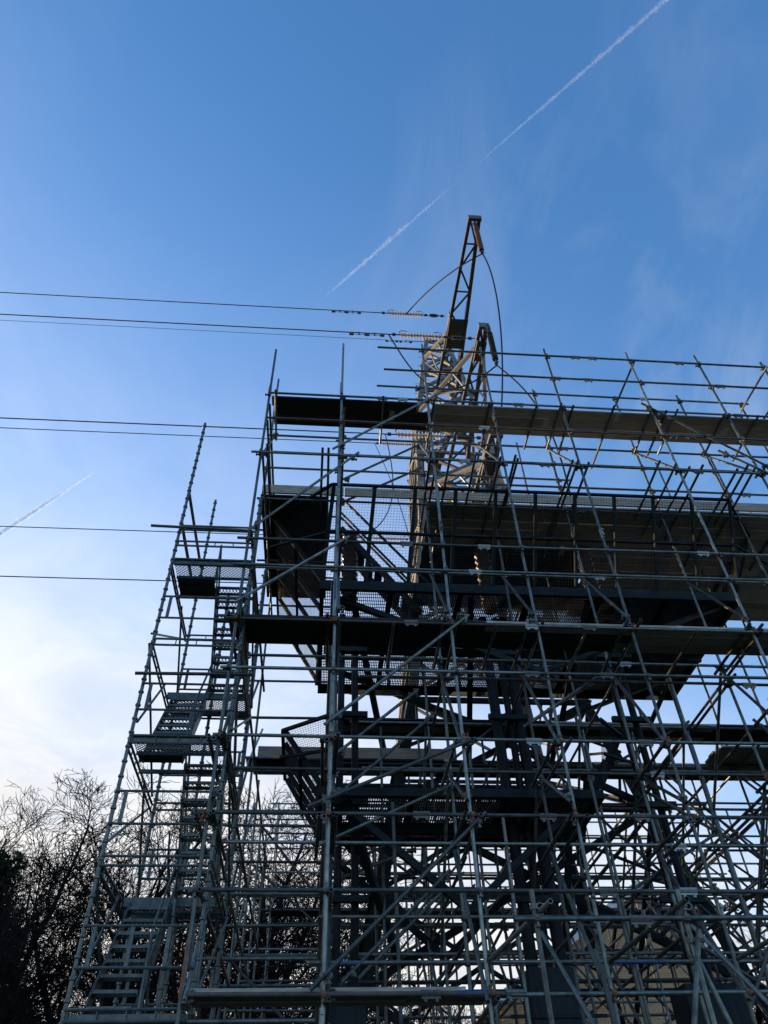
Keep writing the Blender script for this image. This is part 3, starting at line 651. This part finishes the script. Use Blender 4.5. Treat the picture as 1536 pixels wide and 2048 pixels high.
def span(p, L=75, sag=0.35, k=40, yaw=0.0):
    p = Vector(p); return [p + Vector((-L * t, L * t * math.tan(yaw), -4 * sag * t * (1 - t) * 0.25)) for t in [i / k for i in range(k + 1)]]
def dampers(w, p, offs):
    for o_ in offs:
        c = Vector(p) + Vector((-o_, 0, -0.02)); b = MB(); b.tube([c + Vector((-0.20, 0, -0.07)), c + Vector((0.20, 0, -0.07))], 0.008, 5)
        for s in (-1, 1): b.tube([c + Vector((0.15 * s, 0, -0.07)), c + Vector((0.18 * s, 0, -0.07)), c + Vector((0.28 * s, 0, -0.07))], [0.025, 0.042, 0.036], 8)
        b.box((-0.02, -0.02, -0.08), (0.02, 0.02, 0.04), Matrix.Translation(c)); b.build('vibration_damper', 'porcelain_dark', w)
E1 = insulator('tension_insulator', (3.62, 13.19, 24.45), (-1, 0, -0.005), 0.8, 13, 'glass_disc', 'pale glass disc insulator string pulling left from the top cross arm', 'tension insulator strings')
E2 = insulator('tension_insulator', (3.9, 11.38, 20.15), (-1, 0, -0.005), 1.0, 13, 'glass_disc', 'sunlit disc insulator string crossing in front of the pylon top', 'tension insulator strings')
E3 = insulator('tension_insulator', (3.8, 11.84, 16.18), (-1, 0, -0.005), 1.1, 13, 'glass_disc', 'disc insulator string just under the topmost scaffold deck', 'tension insulator strings')
E4 = insulator('tension_insulator', (3.5, 18.96, 24.33), (-1, 0, -0.005), 0.5, 13, 'glass_disc', 'pale disc insulator string seen left of the pylon, lowest of those visible', 'tension insulator strings')
E5 = insulator('tension_insulator', (3.4, 20.43, 20.5), (-1, 0, -0.005), 0.7, 13, 'glass_disc', 'disc insulator string on the far middle cross arm, hidden behind the scaffold', 'tension insulator strings')
E6 = insulator('tension_insulator', (3.0, 18.5, 16.6), (-1, 0, -0.005), 0.7, 13, 'glass_disc', 'disc insulator string on the far lowest cross arm, hidden behind the scaffold', 'tension insulator strings')
names = ['topmost overhead conductor crossing the sky to the left edge', 'thick upper conductor of the close pair crossing to the left edge', 'conductor running just above the tip of the stair tower', 'conductor passing just below the tip of the stair tower', 'conductor meeting the stair tower near its upper handrail', 'lowest conductor, reaching the stair tower at its top landing']
for i, (E_, nm) in enumerate(zip((E1, E2, E3, E4, E5, E6), names)):
    w = wire('overhead_wire', span(E_), 0.017 if i < 3 else 0.019, nm, 'power line', 'conductor', 'overhead conductors')
    if i < 2: dampers(w, E_, (0.45 + 0.5 * (i == 0), 0.9 + 0.5 * (i == 0)))
EW = Vector((3.7, 17.1, 29.0)); w = wire('earth_wire', span(EW), 0.010, 'thin earth wire, lower of the close pair, running to the pylon peak', 'power line', 'conductor', None); dampers(w, EW, (0.9, 1.5))
b = MB(); b.tube([EW, EW + Vector((-0.9, 0, 0))], 0.018, 6); link('earth_clamp', b.mesh('earth_clamp', 'porcelain_dark'), w)
P1 = insulator('pilot_insulator', (4.1, 9.80, 24.40), (0, 0, -1), 0.35, 28, 'porcelain_brown', 'brown ribbed insulator hanging from the tip of the top cross arm', 'pilot insulators', True, 0.25, SMALL, 0.055)
P2 = insulator('pilot_insulator', (4.18, 10.88, 20.10), (0, 0, -1), 0.4, 24, 'porcelain_dark', 'dark ribbed insulator hanging from the middle cross arm tip', 'pilot insulators', True, 0.3, disc_mesh('porcelain_dark', 0.085, 0.055), 0.055)
def bez(p, q, r, s, n=24):
    p, q, r, s = map(Vector, (p, q, r, s)); return [p * (1 - t) ** 3 + q * 3 * t * (1 - t) ** 2 + r * 3 * t * t * (1 - t) + s * t ** 3 for t in [i / n for i in range(n + 1)]]
wire('jumper_wire', bez(E1 + Vector((0.9, 0, 0)), E1 + Vector((1.4, -1.0, -0.3)), P1 + Vector((-0.9, 0.5, -0.1)), P1), 0.021, 'black jumper cable rising from the top string to the brown insulator', 'cable', 'cable_black')
wire('jumper_wire', bez(P1, P1 + Vector((0.45, 0.2, -1.2)), (4.5, 11.0, 17.0), (3.3, 11.5, 12.4)), 0.021, 'long cable dropping from the brown insulator past the middle arm', 'cable', 'cable_black')
wire('jumper_wire', bez(E2 + Vector((-0.05, 0, 0)), E2 + Vector((0.5, -0.1, -1.9)), P2 + Vector((-1.6, 1.2, -0.9)), P2), 0.021, 'slack jumper cable looping under the middle arm', 'cable', 'cable_black')
wire('jumper_wire', bez(P2, P2 + Vector((0.5, 0, -0.8)), (5.6, 11.0, 16.4), (5.35, 11.5, 12.4)), 0.021, 'cable curving down to the right of the pylon from the dark insulator', 'cable', 'cable_black')
wire('jumper_wire', bez(E3, E3 + Vector((0.2, 0, -1.5)), (1.6, 12.0, 13.2), (0.5, 11.6, 12.3)), 0.013, 'cable sagging from the string below the top deck to the platform', 'cable', 'cable_black')
wire('jumper_wire', bez(E4, E4 + Vector((0.3, -1.0, -2.5)), (2.4, 16.0, 17.0), (2.2, 14.0, 12.3)), 0.013, 'thin jumper slanting down left of the pylon body', 'cable', 'cable_black')

# ------------------------------------------------------------------ MESH PLATFORMS
def mesh_panel(P00, P10, P11, P01, nu, nv, parent, r=0.0019, m='wire_mesh'):
    """square wire mesh between four corners"""
    b = MB(); P00, P10, P11, P01 = map(Vector, (P00, P10, P11, P01))
    def at(u, v): return P00.lerp(P10, u).lerp(P01.lerp(P11, u), v)
    nrm = (P10 - P00).cross(P01 - P00).normalized()
    for i in range(nu + 1): b.beam(at(i / nu, 0), at(i / nu, 1), 2 * r, 2 * r, nrm)
    for j in range(nv + 1): b.beam(at(0, j / nv) + nrm * 2.2 * r, at(1, j / nv) + nrm * 2.2 * r, 2 * r, 2 * r, nrm)
    return b.build('mesh_panel', m, parent, kind='stuff')
def platform(label, x0, x1, y0, y1, z, h, leanf, leans, posts, ladder):
    e = empty('mesh_fenced_platform', ((x0 + x1) / 2, (y0 + y1) / 2, z), label, 'platform', 'steel platforms on the pylon')
    def ch(a, c, hh=0.2 if ladder else 0.13):
        b = MB(); a = Vector(a); c = Vector(c); n = Vector((0, 0, 1)).cross((c - a).normalized())
        b.beam(a + Vector((0, 0, hh / 2)), c + Vector((0, 0, hh / 2)), 0.014, hh)
        b.beam(a + n * 0.035 + Vector((0, 0, 0.006)), c + n * 0.035 + Vector((0, 0, 0.006)), 0.07, 0.012); b.beam(a + n * 0.035 + Vector((0, 0, hh - 0.006)), c + n * 0.035 + Vector((0, 0, hh - 0.006)), 0.07, 0.012)
        return b.build('floor_beam', 'platform_steel', e)
    ch((x0, y0, z), (x1, y0, z)); ch((x1, y1, z), (x0, y1, z)); ch((x0, y1, z), (x0, y0, z)); ch((x1, y0, z), (x1, y1, z))
    nj = max(2, int((x1 - x0) / 1.3))
    for i in range(1, nj): x = x0 + (x1 - x0) * i / nj; ch((x, y0 + 0.02, z), (x, y1 - 0.02, z), 0.15)
    ch((x0 + 0.1, (y0 + y1) / 2, z - 0.15), (x1 - 0.1, (y0 + y1) / 2, z - 0.15), 0.15)
    # open bar grating floor in panels
    for i in range(nj):
        a, c = x0 + (x1 - x0) * i / nj + 0.03, x0 + (x1 - x0) * (i + 1) / nj - 0.03
        b = MB(); k = int((c - a) / 0.036)
        for q in range(k + 1): xx = a + (c - a) * q / k; b.box((xx - 0.006, y0 + 0.03, z + (0.155 if ladder else 0.085)), (xx + 0.006, y1 - 0.03, z + (0.195 if ladder else 0.125)))
        yy = y0 + 0.06
        while yy < y1: b.box((a, yy, z + (0.186 if ladder else 0.116)), (c, yy + 0.012, z + (0.196 if ladder else 0.126))); yy += 0.10
        b.build('grating', 'platform_steel', e, kind='stuff')
    # fences lean outwards on every side
    def fence(a, c, lean, nps, splay):
        a = Vector(a); c = Vector(c); up = Vector((0, 0, h)); d = (c - a).normalized(); L = Vector(lean)
        ta, tc = a + up + L + splay[0] * d, c + up + L + splay[1] * d
        for i in range(nps + 1):
            t = i / nps; p = a.lerp(c, t); q = ta.lerp(tc, t)
            o = angle('post', p, q, 0.075, e, 'platform_steel', d)
        for hh in (0.5, 1.0):
            r = MB(); r.beam(a.lerp(ta, hh), c.lerp(tc, hh), 0.05, 0.05); r.build('rail', 'platform_steel', e)
        for i in range(nps):
            t0, t1 = i / nps, (i + 1) / nps
            P0, P1_, Q1, Q0 = a.lerp(c, t0), a.lerp(c, t1), ta.lerp(tc, t1), ta.lerp(tc, t0)
            mesh_panel(P0, P1_, Q1, Q0, max(3, int((P1_ - P0).length / 0.055)), int((Q0 - P0).length / 0.055), e)
        return ta, tc
    zb = z + (0.2 if ladder else 0.13)
    if ladder: fence((x0, y0, zb), (x1, y0, zb), (0, -leanf, 0), posts, (0.15, 0.1))
    A, B = fence((x0, y0, zb), (x0, y1, zb), (-leans, 0, 0), 4, (0.22, 0)); C_, D = fence((x1, y1, zb), (x1, y0, zb), (leans, 0, 0), 4, (0, -0.22)); fence((x1, y1, zb), (x0, y1, zb), (0, leanf * 0.6, 0), posts, (0, 0))
    for a, c in ((A, Vector((x0 + 0.15, y0 - leanf, zb + h))), (D, Vector((x1 + 0.1, y0 - leanf, zb + h)))):
        r = MB(); r.beam(a, c, 0.05, 0.05); r.build('rail', 'platform_steel', e); r = MB(); r.beam(a.lerp(Vector((a.x, y0, zb)), 0.5), c.lerp(Vector((c.x, y0, zb)), 0.5), 0.04, 0.04); r.build('rail', 'platform_steel', e)
        base = Vector((x0 if a.x < 2 else x1, y0, zb)); mesh_panel(base, base + Vector((0.01, 0, 0)), c, a, 18, 30, e)
    # struts below
    for x in [x0 + (x1 - x0) * t for t in ((0.08, 0.36, 0.64, 0.92) if (x1 - x0) > 6 else (0.1, 0.9))]:
        angle('strut', (x, y0 + 0.15, z), (x * 0.75 + XC * 0.25, y1 + 0.2, z - 1.7), 0.11, e, 'platform_steel'); angle('strut', (x, y1, z), (x * 0.75 + XC * 0.25, y0 + 1.6, z - 1.2), 0.09, e, 'platform_steel')
    for s in (0, 1):
        angle('strut', (x0 + 0.3, y0 + 0.3 + s * 2.4, z), (x1 * 0.5 + x0 * 0.5, y0 + 0.3 + s * 2.4, z - 1.5), 0.1, e, 'platform_steel'); angle('strut', (x1 - 0.3, y0 + 0.3 + s * 2.4, z), (x1 * 0.5 + x0 * 0.5, y0 + 0.3 + s * 2.4, z - 1.5), 0.1, e, 'platform_steel')
    if ladder:
        for dy in (0, 0.6):
            st = MB(); st.beam((0.15, y0 + 0.7 + dy, zb + 2.0), (1.75, y0 + 0.9 + dy, zb), 0.03, 0.14)
            st.beam((0.15, y0 + 0.7 + dy, zb + 2.9), (1.95, y0 + 0.9 + dy, zb + 0.75), 0.04, 0.04); st.beam((0.15, y0 + 0.7 + dy, zb + 2.45), (1.85, y0 + 0.9 + dy, zb + 0.4), 0.035, 0.035); st.build('ladder_stringer', 'wire_mesh', e)
        for k in range(9):
            t = (k + 0.5) / 9; rg = MB(); rg.box((0.15 + 1.6 * t - 0.08, y0 + 0.72 + 0.2 * t, zb + 2.0 - 2 * t), (0.15 + 1.6 * t + 0.08, y0 + 1.28 + 0.2 * t, zb + 2.03 - 2 * t)); rg.build('ladder_tread', 'wire_mesh', e)
    return e
platform('long dark steel platform with outward leaning wire mesh fences, upper one', -0.2, 7.72, 10.5, 14.1, 10.02, 1.72, 0.80, 1.0, 10, True)
platform('short dark steel platform with leaning mesh fences, lower one among the tubes', -0.06, 4.2, 10.55, 12.5, 6.22, 1.0, 0.32, 0.62, 3, False)

# ------------------------------------------------------------------ CABLES
for i, (x, lab, wbox) in enumerate(((0.36, 'black cable pair dropping into a slate grey box, leftmost', 0.62), (3.12, 'thick black cables dropping into a slate grey box, middle', 0.66), (5.3, 'black cables dropping into a dark grey box, rightmost', 0.86))):
    e = empty('cable_riser', (x, 11.35, 0), lab, 'cable', 'cable risers under the platform')
    for k, dx in enumerate((-0.2, 0.06, 0.22) if i == 1 else (-0.13, 0.13)):
        b = MB(); r = 0.06 if (i != 1 or k == 1) else 0.09; b.tube([(x + dx, 11.35 + 0.1 * (k % 2), 1.0), (x + dx + 0.02, 11.35 + 0.1 * (k % 2), 5), (x + dx * 0.9, 11.35 + 0.05, 10.1)], r, 10); b.build('cable', 'cable_black', e, True, 40)
    for z in (5.0, 6.4, 7.9, 9.2):
        b = MB(); b.box((x - 0.34, 11.24, z), (x + 0.34, 11.32, z + 0.09)); b.build('cable_clamp', 'platform_steel', e)
    b = MB(); w0, w1 = wbox * 0.62, wbox * 0.5; zt = 4.15 if i == 1 else 3.95
    vs = [(x - w0, 11.0, 0), (x + w0, 11.0, 0), (x + w0, 11.75, 0), (x - w0, 11.75, 0), (x - w1, 11.05, zt - 0.55), (x + w1, 11.05, zt - 0.55), (x + w1, 11.7, zt - 0.55), (x - w1, 11.7, zt - 0.55)]
    b.add(vs, [(0, 1, 5, 4), (1, 2, 6, 5), (2, 3, 7, 6), (3, 0, 4, 7), (4, 5, 6, 7)]); b.build('cable_guard', 'guard_plate', e)
    b = MB(); b.box((x - w1 + 0.03, 11.09, zt - 0.54), (x + w1 - 0.03, 11.66, zt)); b.build('cable_guard', 'guard_plate', e)
    b = MB(); b.box((x - w1 - 0.30, 11.02, zt - 0.585), (x + w1 + 0.30, 11.05, zt - 0.545)); b.build('clamp_bar', 'platform_steel', e)
    b = MB(); pts = []; rs = []
    for k in range(26): pts.append((x, 11.35, 10.25 + k * 0.075)); rs.append(0.17 if k % 2 else 0.12)
    b.tube(pts, rs, 12); b.build('cable_termination', 'porcelain_dark', e, True, 30)

# ------------------------------------------------------------------ BRICK HOUSE
A = Vector((6.0, 27.8, 0)); ux = Vector((1, -0.02, 0)).normalized(); wd = 8.3; xp = 5.45; uy = Vector((-ux.y, ux.x, 0))
HM = Matrix((ux, uy, Vector((0, 0, 1)))).transposed().to_4x4(); HM.translation = A
HB = empty('brick_house', A, 'brown brick house with a steep gable seen through the scaffold', 'house')
evs, pk = (7.1, 7.4), 10.5
def hpart(name, b, m, parent=HB): return link(name, b.mesh(name, m), parent, HM)
b = MB(); b.add([(0, 0, 0), (wd, 0, 0), (wd, 0, evs[1]), (xp, 0, pk), (0, 0, evs[0]), (0, 0.3, 0), (wd, 0.3, 0), (wd, 0.3, evs[1]), (xp, 0.3, pk), (0, 0.3, evs[0])], [(0, 1, 2, 3, 4), (9, 8, 7, 6, 5), (0, 5, 6, 1), (1, 6, 7, 2), (0, 4, 9, 5)]); hpart('gable_wall', b, 'brick')
b = MB(); b.box((0, 0.3, 0), (0.3, 11, evs[0])); hpart('side_wall', b, 'brick'); b = MB(); b.box((wd - 0.3, 0.3, 0), (wd, 11, evs[1])); hpart('side_wall', b, 'brick'); b = MB(); b.box((0.3, 10.7, 0), (wd - 0.3, 11, evs[0])); hpart('back_wall', b, 'brick')
for s_ in (0, 1):
    xe = 0 if s_ == 0 else wd; sg = -1 if s_ == 0 else 1; x0 = xe + sg * 0.35; z0 = evs[s_] - 0.35 * (pk - evs[s_]) / abs(xp - xe)
    b = MB(); b.add([(x0, -0.25, z0), (xp, -0.25, pk), (xp, 11.2, pk), (x0, 11.2, z0), (x0, -0.25, z0 + 0.16), (xp, -0.25, pk + 0.16), (xp, 11.2, pk + 0.16), (x0, 11.2, z0 + 0.16)], [(0, 1, 2, 3), (7, 6, 5, 4), (0, 4, 5, 1), (3, 2, 6, 7), (0, 3, 7, 4)]); rf = hpart('roof', b, 'roof_tile')
    b = MB(); b.beam((x0, -0.29, z0 + 0.0), (xp, -0.29, pk + 0.0), 0.26, 0.05, Vector((0, 1, 0))); hpart('barge_board', b, 'white_paint')
for x in (2.2, 6.2):
    for z in (1.2, 4.4):
        b = MB(); b.box((x - 0.6, -0.04, z), (x + 0.6, -0.005, z + 1.3)); wf = hpart('window', b, 'white_paint')
        for k in (0, 1): b = MB(); b.box((x - 0.54 + 0.56 * k, -0.05, z + 0.06), (x - 0.02 + 0.56 * k, -0.043, z + 1.24)); hpart('pane', b, 'window_glass', wf)

# ------------------------------------------------------------------ TREES
def grow_tree(seed, H, spread=1.0, lean=(0, 0), trunk_frac=0.36, dens=1.0):
    rnd = random.Random(seed); T1, T2, T3 = MB(), MB(), MB()
    def rv(): return Vector((rnd.uniform(-1, 1), rnd.uniform(-1, 1), rnd.uniform(-1, 1)))
    def branch(p, d, L, r, lvl):
        ns = (7, 8, 6, 4, 3, 2)[lvl]; nodes = [p.copy()]; rs = [r]; d = d.normalized()
        end = (0.55, 0.22, 0.25, 0.3, 0.4, 0.6)[lvl]
        for i in range(ns):
            wob = (0.10, 0.26, 0.30, 0.28, 0.26, 0.22)[lvl]
            d = (d + rv() * wob + Vector((0, 0, (0.05, 0.10, 0.06, 0.05, 0.06, 0.05)[lvl]))).normalized()
            p = p + d * (L / ns); nodes.append(p.copy()); rs.append(r * (1 - (1 - end) * (i + 1) / ns))
        (T1 if lvl == 0 else T2 if lvl < 3 else T3).tube(nodes, rs, (9, 7, 5, 4, 3, 3)[lvl], lvl < 2)
        if lvl == 5: return
        nc = max(1, int(round((6, 7, 7, 5, 3)[lvl] * dens * rnd.uniform(0.8, 1.2))))
        for c in range(nc):
            t = ((0.55, 1.0), (0.18, 1.0), (0.15, 1.0), (0.1, 1.0), (0.2, 1.0))[lvl]; t = t[0] + (t[1] - t[0]) * (c + rnd.random()) / nc
            k = min(ns - 1, int(t * ns)); q = nodes[k].lerp(nodes[k + 1], t * ns - k); ax = (nodes[k + 1] - nodes[k]).normalized()
            side = rv(); side = (side - ax * side.dot(ax)).normalized()
            if lvl < 2: side.z = abs(side.z) * 0.6; side = side.normalized()
            ang = rnd.uniform(*((0.35, 0.95), (0.5, 1.1), (0.5, 1.2), (0.5, 1.2), (0.4, 1.0))[lvl]) * (spread if lvl == 0 else 1)
            dd = ax * math.cos(ang) + side * math.sin(ang)
            LL = H * (0.46, 0.24, 0.12, 0.065, 0.035)[lvl] * rnd.uniform(0.7, 1.15) * (1 - 0.35 * t if lvl else 1)
            tip = q + dd * LL; ev_ = Vector((tip.x / (0.40 * H), tip.y / (0.40 * H), (tip.z - 0.52 * H) / (0.40 * H))).length
            if lvl < 5 and ev_ > 1: LL *= max(0.35, 1.35 - 0.8 * ev_)
            rr = max(0.0095, rs[k] * rnd.uniform(*((0.5, 0.75), (0.4, 0.58), (0.36, 0.52), (0.35, 0.5), (0.5, 0.7))[lvl]))
            branch(q, dd, LL, rr, lvl + 1)
    branch(Vector((0, 0, -0.2)), Vector((lean[0], lean[1], 1)), H * trunk_frac, H * 0.025, 0)
    return T1.mesh('trunk', 'bark', True), T2.mesh('limbs', 'bark', True), T3.mesh('crown', 'twig')
VAR = [grow_tree(11, 12.5, 1.15), grow_tree(23, 12.0, 0.95, (0.08, 0)), grow_tree(37, 11.0, 1.2, (0, 0.1), 0.3), grow_tree(52, 9.0, 0.9, (0, 0), 0.3, 1.05)]
def tree(v, x, y, s, rot, label):
    e = empty('bare_tree', (x, y, 0), label, 'tree', 'bare winter trees behind the scaffold')
    M = Matrix.Translation((x, y, 0)) @ Matrix.Rotation(rot, 4, 'Z') @ Matrix.Diagonal((s, s, s, 1))
    for nm, me in zip(('trunk', 'limb', 'crown'), VAR[v]): link(nm, me, e, M)
    return e
TR = [(0, -9.0, 25.0, 1.12, 0.4, 'broad bare tree left of the stair tower, wide rounded crown'),
      (1, -6.0, 24.5, 1.24, 2.0, 'tall bare tree seen right through the stair tower'),
      (2, -12.0, 27.5, 1.42, 4.0, 'bare tree at the left edge, rising behind the ivy clad trunk'),
      (2, -3.2, 27.0, 1.52, 1.2, 'bare tree between the stair tower and the scaffold corner'),
      (1, -1.5, 30.0, 1.38, 5.2, 'bare tree low behind the left front scaffold bay'),
      (0, -5.0, 33.0, 1.45, 3.3, 'farther bare tree filling in behind the scaffold corner'),
      (3, 1.3, 31.0, 1.35, 2.2, 'low bare tree behind the left cable box'),
      (3, 5.0, 34.0, 1.25, 1.1, 'low bare tree behind the middle cable box'),
      (2, 8.2, 43.0, 1.1, 0.2, 'small far bare tree left of the brick house'),
      (1, 20.8, 38.0, 1.15, 1.4, 'bare tree right of the brick house, near the right edge'),
      (3, 16.2, 27.5, 0.95, 2.9, 'short bare tree in the lower right corner'),
      (3, -10.6, 23.5, 1.35, 2.6, 'bare tree with many fine twigs between the ivy clad trunk and the stair tower'),
      (0, -14.6, 33.0, 1.45, 1.9, 'farther bare tree showing above the ivy clad trunk'),
      (3, -1.6, 23.0, 0.95, 4.4, 'small twiggy tree low behind the scaffold corner'),
      (3, -4.6, 22.5, 1.05, 5.6, 'small twiggy tree at the foot of the stair tower')]
for a in TR: tree(*a)
def leaf_cloud(fn, count, size, m, seed):
    rnd = random.Random(seed); b = MB()
    for _ in range(count):
        p, nrm = fn(rnd); nrm = (nrm + Vector((rnd.uniform(-1, 1), rnd.uniform(-1, 1), rnd.uniform(-1, 1))) * 0.8).normalized(); u = nrm.orthogonal().normalized(); u.rotate(Quaternion(nrm, rnd.uniform(0, 6))); w = nrm.cross(u); s = size * rnd.uniform(0.6, 1.3)
        b.add([p - u * s, p + w * s * 0.7 - u * 0.1 * s, p + u * s, p - w * s * 0.7 - u * 0.1 * s], [(0, 1, 2), (0, 2, 3)])
    return b.mesh('leaves', m)
def ivy_fn(h, r):
    def f(rnd):
        z = h * rnd.random() ** 1.15; a = rnd.uniform(0, 6.283); rr = r * (1.25 - 0.75 * z / h) * (0.55 + 0.25 * math.sin(a * 3 + z * 1.7) + 0.2 * math.sin(z * 3.1 + a) + 0.35 * rnd.random())
        return Vector((rr * math.cos(a), rr * math.sin(a), z)), Vector((math.cos(a), math.sin(a), 0.3))
    return f
for x, y, h, r, n_, lab, s in ((-7.95, 19.4, 8.5, 1.2, 17000, 'dark ivy clad tree trunk at the left edge', 3), (-10.8, 23.0, 6.0, 1.0, 7000, 'lower ivy covered stump of a tree beside the ivy clad trunk', 5)):
    e = empty('ivy_covered_tree', (x, y, 0), lab, 'tree'); M = Matrix.Translation((x, y, 0))
    b = MB(); b.tube([(0, 0, 0), (0.1, 0, h * 0.4), (-0.1, 0.05, h * 0.75), (0.1, 0, h)], [0.4, 0.33, 0.26, 0.12], 10); link('trunk', b.mesh('trunk', 'bark', True), e, M)
    link('ivy', leaf_cloud(ivy_fn(h, r), n_, 0.07, 'ivy_leaf', s), e, M, 'stuff')
    if s == 3: link('crown', VAR[3][2], e, M @ Matrix.Translation((0, 0, 1.4)) @ Matrix.Rotation(1, 4, 'Z') @ Matrix.Diagonal((0.7, 0.7, 1.0, 1))); link('limb', VAR[3][1], e, M @ Matrix.Translation((0, 0, 1.4)) @ Matrix.Rotation(1, 4, 'Z') @ Matrix.Diagonal((0.7, 0.7, 1.0, 1)))
def shrub_fn(rx, ry, h):
    def f(rnd):
        while True:
            p = Vector((rnd.uniform(-1, 1), rnd.uniform(-1, 1), rnd.random()))
            if p.x ** 2 + p.y ** 2 + p.z ** 2 < 1 and rnd.random() < 0.35 + p.length: break
        return Vector((p.x * rx, p.y * ry, p.z * h)), p
    return f
for x, y, rx, ry, h, n_, lab, s, m in ((-9.3, 20.6, 2.2, 1.2, 5.2, 9000, 'dark evergreen shrub below the ivy clad trunk in the lower left corner', 8, 'ivy_leaf'), (-6.4, 22.3, 2.0, 1.2, 4.6, 6000, 'evergreen shrub behind the lowest stair flight', 9, 'ivy_leaf'), (-3.2, 24.5, 3.0, 1.5, 4.8, 5000, 'thicket with brown leaves behind the scaffold corner', 10, 'dead_leaf'), (1.5, 27.0, 3.0, 1.5, 5.0, 5000, 'thicket with dark leaves behind the left cable box', 12, 'ivy_leaf')):
    e = empty('shrub', (x, y, 0), lab, 'shrub'); M = Matrix.Translation((x, y, 0)); link('foliage', leaf_cloud(shrub_fn(rx, ry, h), n_, 0.075, m, s), e, M, 'stuff')
    b = MB(); rnd = random.Random(s)
    for k in range(26):
        a = rnd.uniform(0, 6.28); t = Vector((math.cos(a) * rx * rnd.random(), math.sin(a) * ry * rnd.random(), h * rnd.uniform(0.7, 1.1))); b.tube([(t.x * 0.1, t.y * 0.1, 0), (t.x * 0.4, t.y * 0.5, t.z * 0.5), t], [0.05, 0.03, 0.008], 4)
    link('stem', b.mesh('stem', 'bark'), e, M)
# unseen leaf mass, added left of view to keep the low sun off the scaffold
wb = MB(); rnd = random.Random(77)
def blocker_fn(rnd):
    k = rnd.random(); c = BLOCKERS[int(k * len(BLOCKERS))]; p, nrm = c[3](rnd); return Vector((c[0], c[1], c[2])) + p, nrm
BLOCKERS = []
for i in range(16):
    t = i / 15; BLOCKERS.append((-0.60 * (20 + 32 * t) - 1.5 - 1.8 * math.sin(i * 1.9), 20 + 32 * t, 0.5, shrub_fn(rnd.uniform(2.6, 3.6), rnd.uniform(2.6, 3.6), rnd.uniform(16, 19.5))))
o = link('sun_blocker', leaf_cloud(blocker_fn, 90000, 0.24, 'ivy_leaf', 21)); tag(o, 'dense leaf mass added beyond the left edge to shade the scaffold', 'wood', None, 'stuff')
for x, y, s, lab in ((9.6, 23.6, 0.42, 'grey twiggy bush in front of the brick gable'), (12.2, 24.5, 0.45, 'wider twiggy bush in front of the brick gable, on the right')):
    e = empty('bare_bush', (x, y, 0), lab, 'bush'); M = Matrix.Translation((x, y, -1.1)) @ Matrix.Rotation(x, 4, 'Z') @ Matrix.Diagonal((s * 1.3, s * 1.3, s, 1))
    for nm, me in zip(('trunk', 'limb', 'crown'), VAR[2]): link(nm, me, e, M)

# ------------------------------------------------------------------ CONTRAILS
def vapour(name, dens, g=0.3):
    m = bpy.data.materials.new(name); m.use_nodes = True; t = m.node_tree; t.nodes.clear(); MATS[name] = m
    o_ = t.nodes.new('ShaderNodeOutputMaterial'); v = t.nodes.new('ShaderNodeVolumePrincipled'); v.inputs['Color'].default_value = (1, 1, 1, 1); v.inputs['Density'].default_value = dens; v.inputs['Anisotropy'].default_value = g
    t.links.new(v.outputs[0], o_.inputs['Volume'])
vapour('vapour_core', 0.016); vapour('vapour_fringe', 0.005, 0.4); vapour('vapour_bright', 0.055, 0.75)
def contrail(a, b, prof, seed, label, core):
    """lumpy tubes of vapour between two points of the sky layer, 4 km up"""
    a = Vector(a) * (4000 / a[2]); b = Vector(b) * (4000 / b[2]); e = empty('contrail', a, label, 'contrail', 'contrails')
    for nm, m, k, n, wob in (('core', core, 0.5, 620, 0.5), ('fringe', 'vapour_fringe', 1.0, 430, 0.3)):
        rnd = random.Random(seed + n); pts = []; rs = []; f = 1.0
        for i in range(n + 1):
            t = i / n; r = 0
            for (t0, r0), (t1, r1) in zip(prof, prof[1:]):
                if t0 <= t <= t1: r = r0 + (r1 - r0) * (t - t0) / (t1 - t0); break
            f = 0.6 * f + 0.4 * rnd.uniform(0.45, 1.45); r *= f * k
            pts.append(a.lerp(b, t) + Vector((rnd.uniform(-1, 1), rnd.uniform(-1, 1), rnd.uniform(-1, 1))) * r * wob); rs.append(max(r, 0.15))
        q = MB(); q.tube(pts, rs, 8); link(nm, q.mesh(nm, m, True), e)
contrail((-0.0377, 0.4981, 0.8663), (0.3569, 0.1197, 0.9264), [(0, 0.3), (0.06, 4), (0.12, 11), (0.24, 13), (0.35, 8), (0.43, 2.5), (0.475, 0.3), (0.49, 0.3), (0.54, 5), (0.7, 11), (1, 14)], 4, 'long white contrail running diagonally to the upper right', 'vapour_core')
contrail((-0.43, 0.687, 0.586), (-0.300, 0.6478, 0.700), [(0, 24), (0.25, 25), (0.6, 19), (0.9, 7), (1, 0.5)], 9, 'short white contrail at the left edge of the sky', 'vapour_bright')
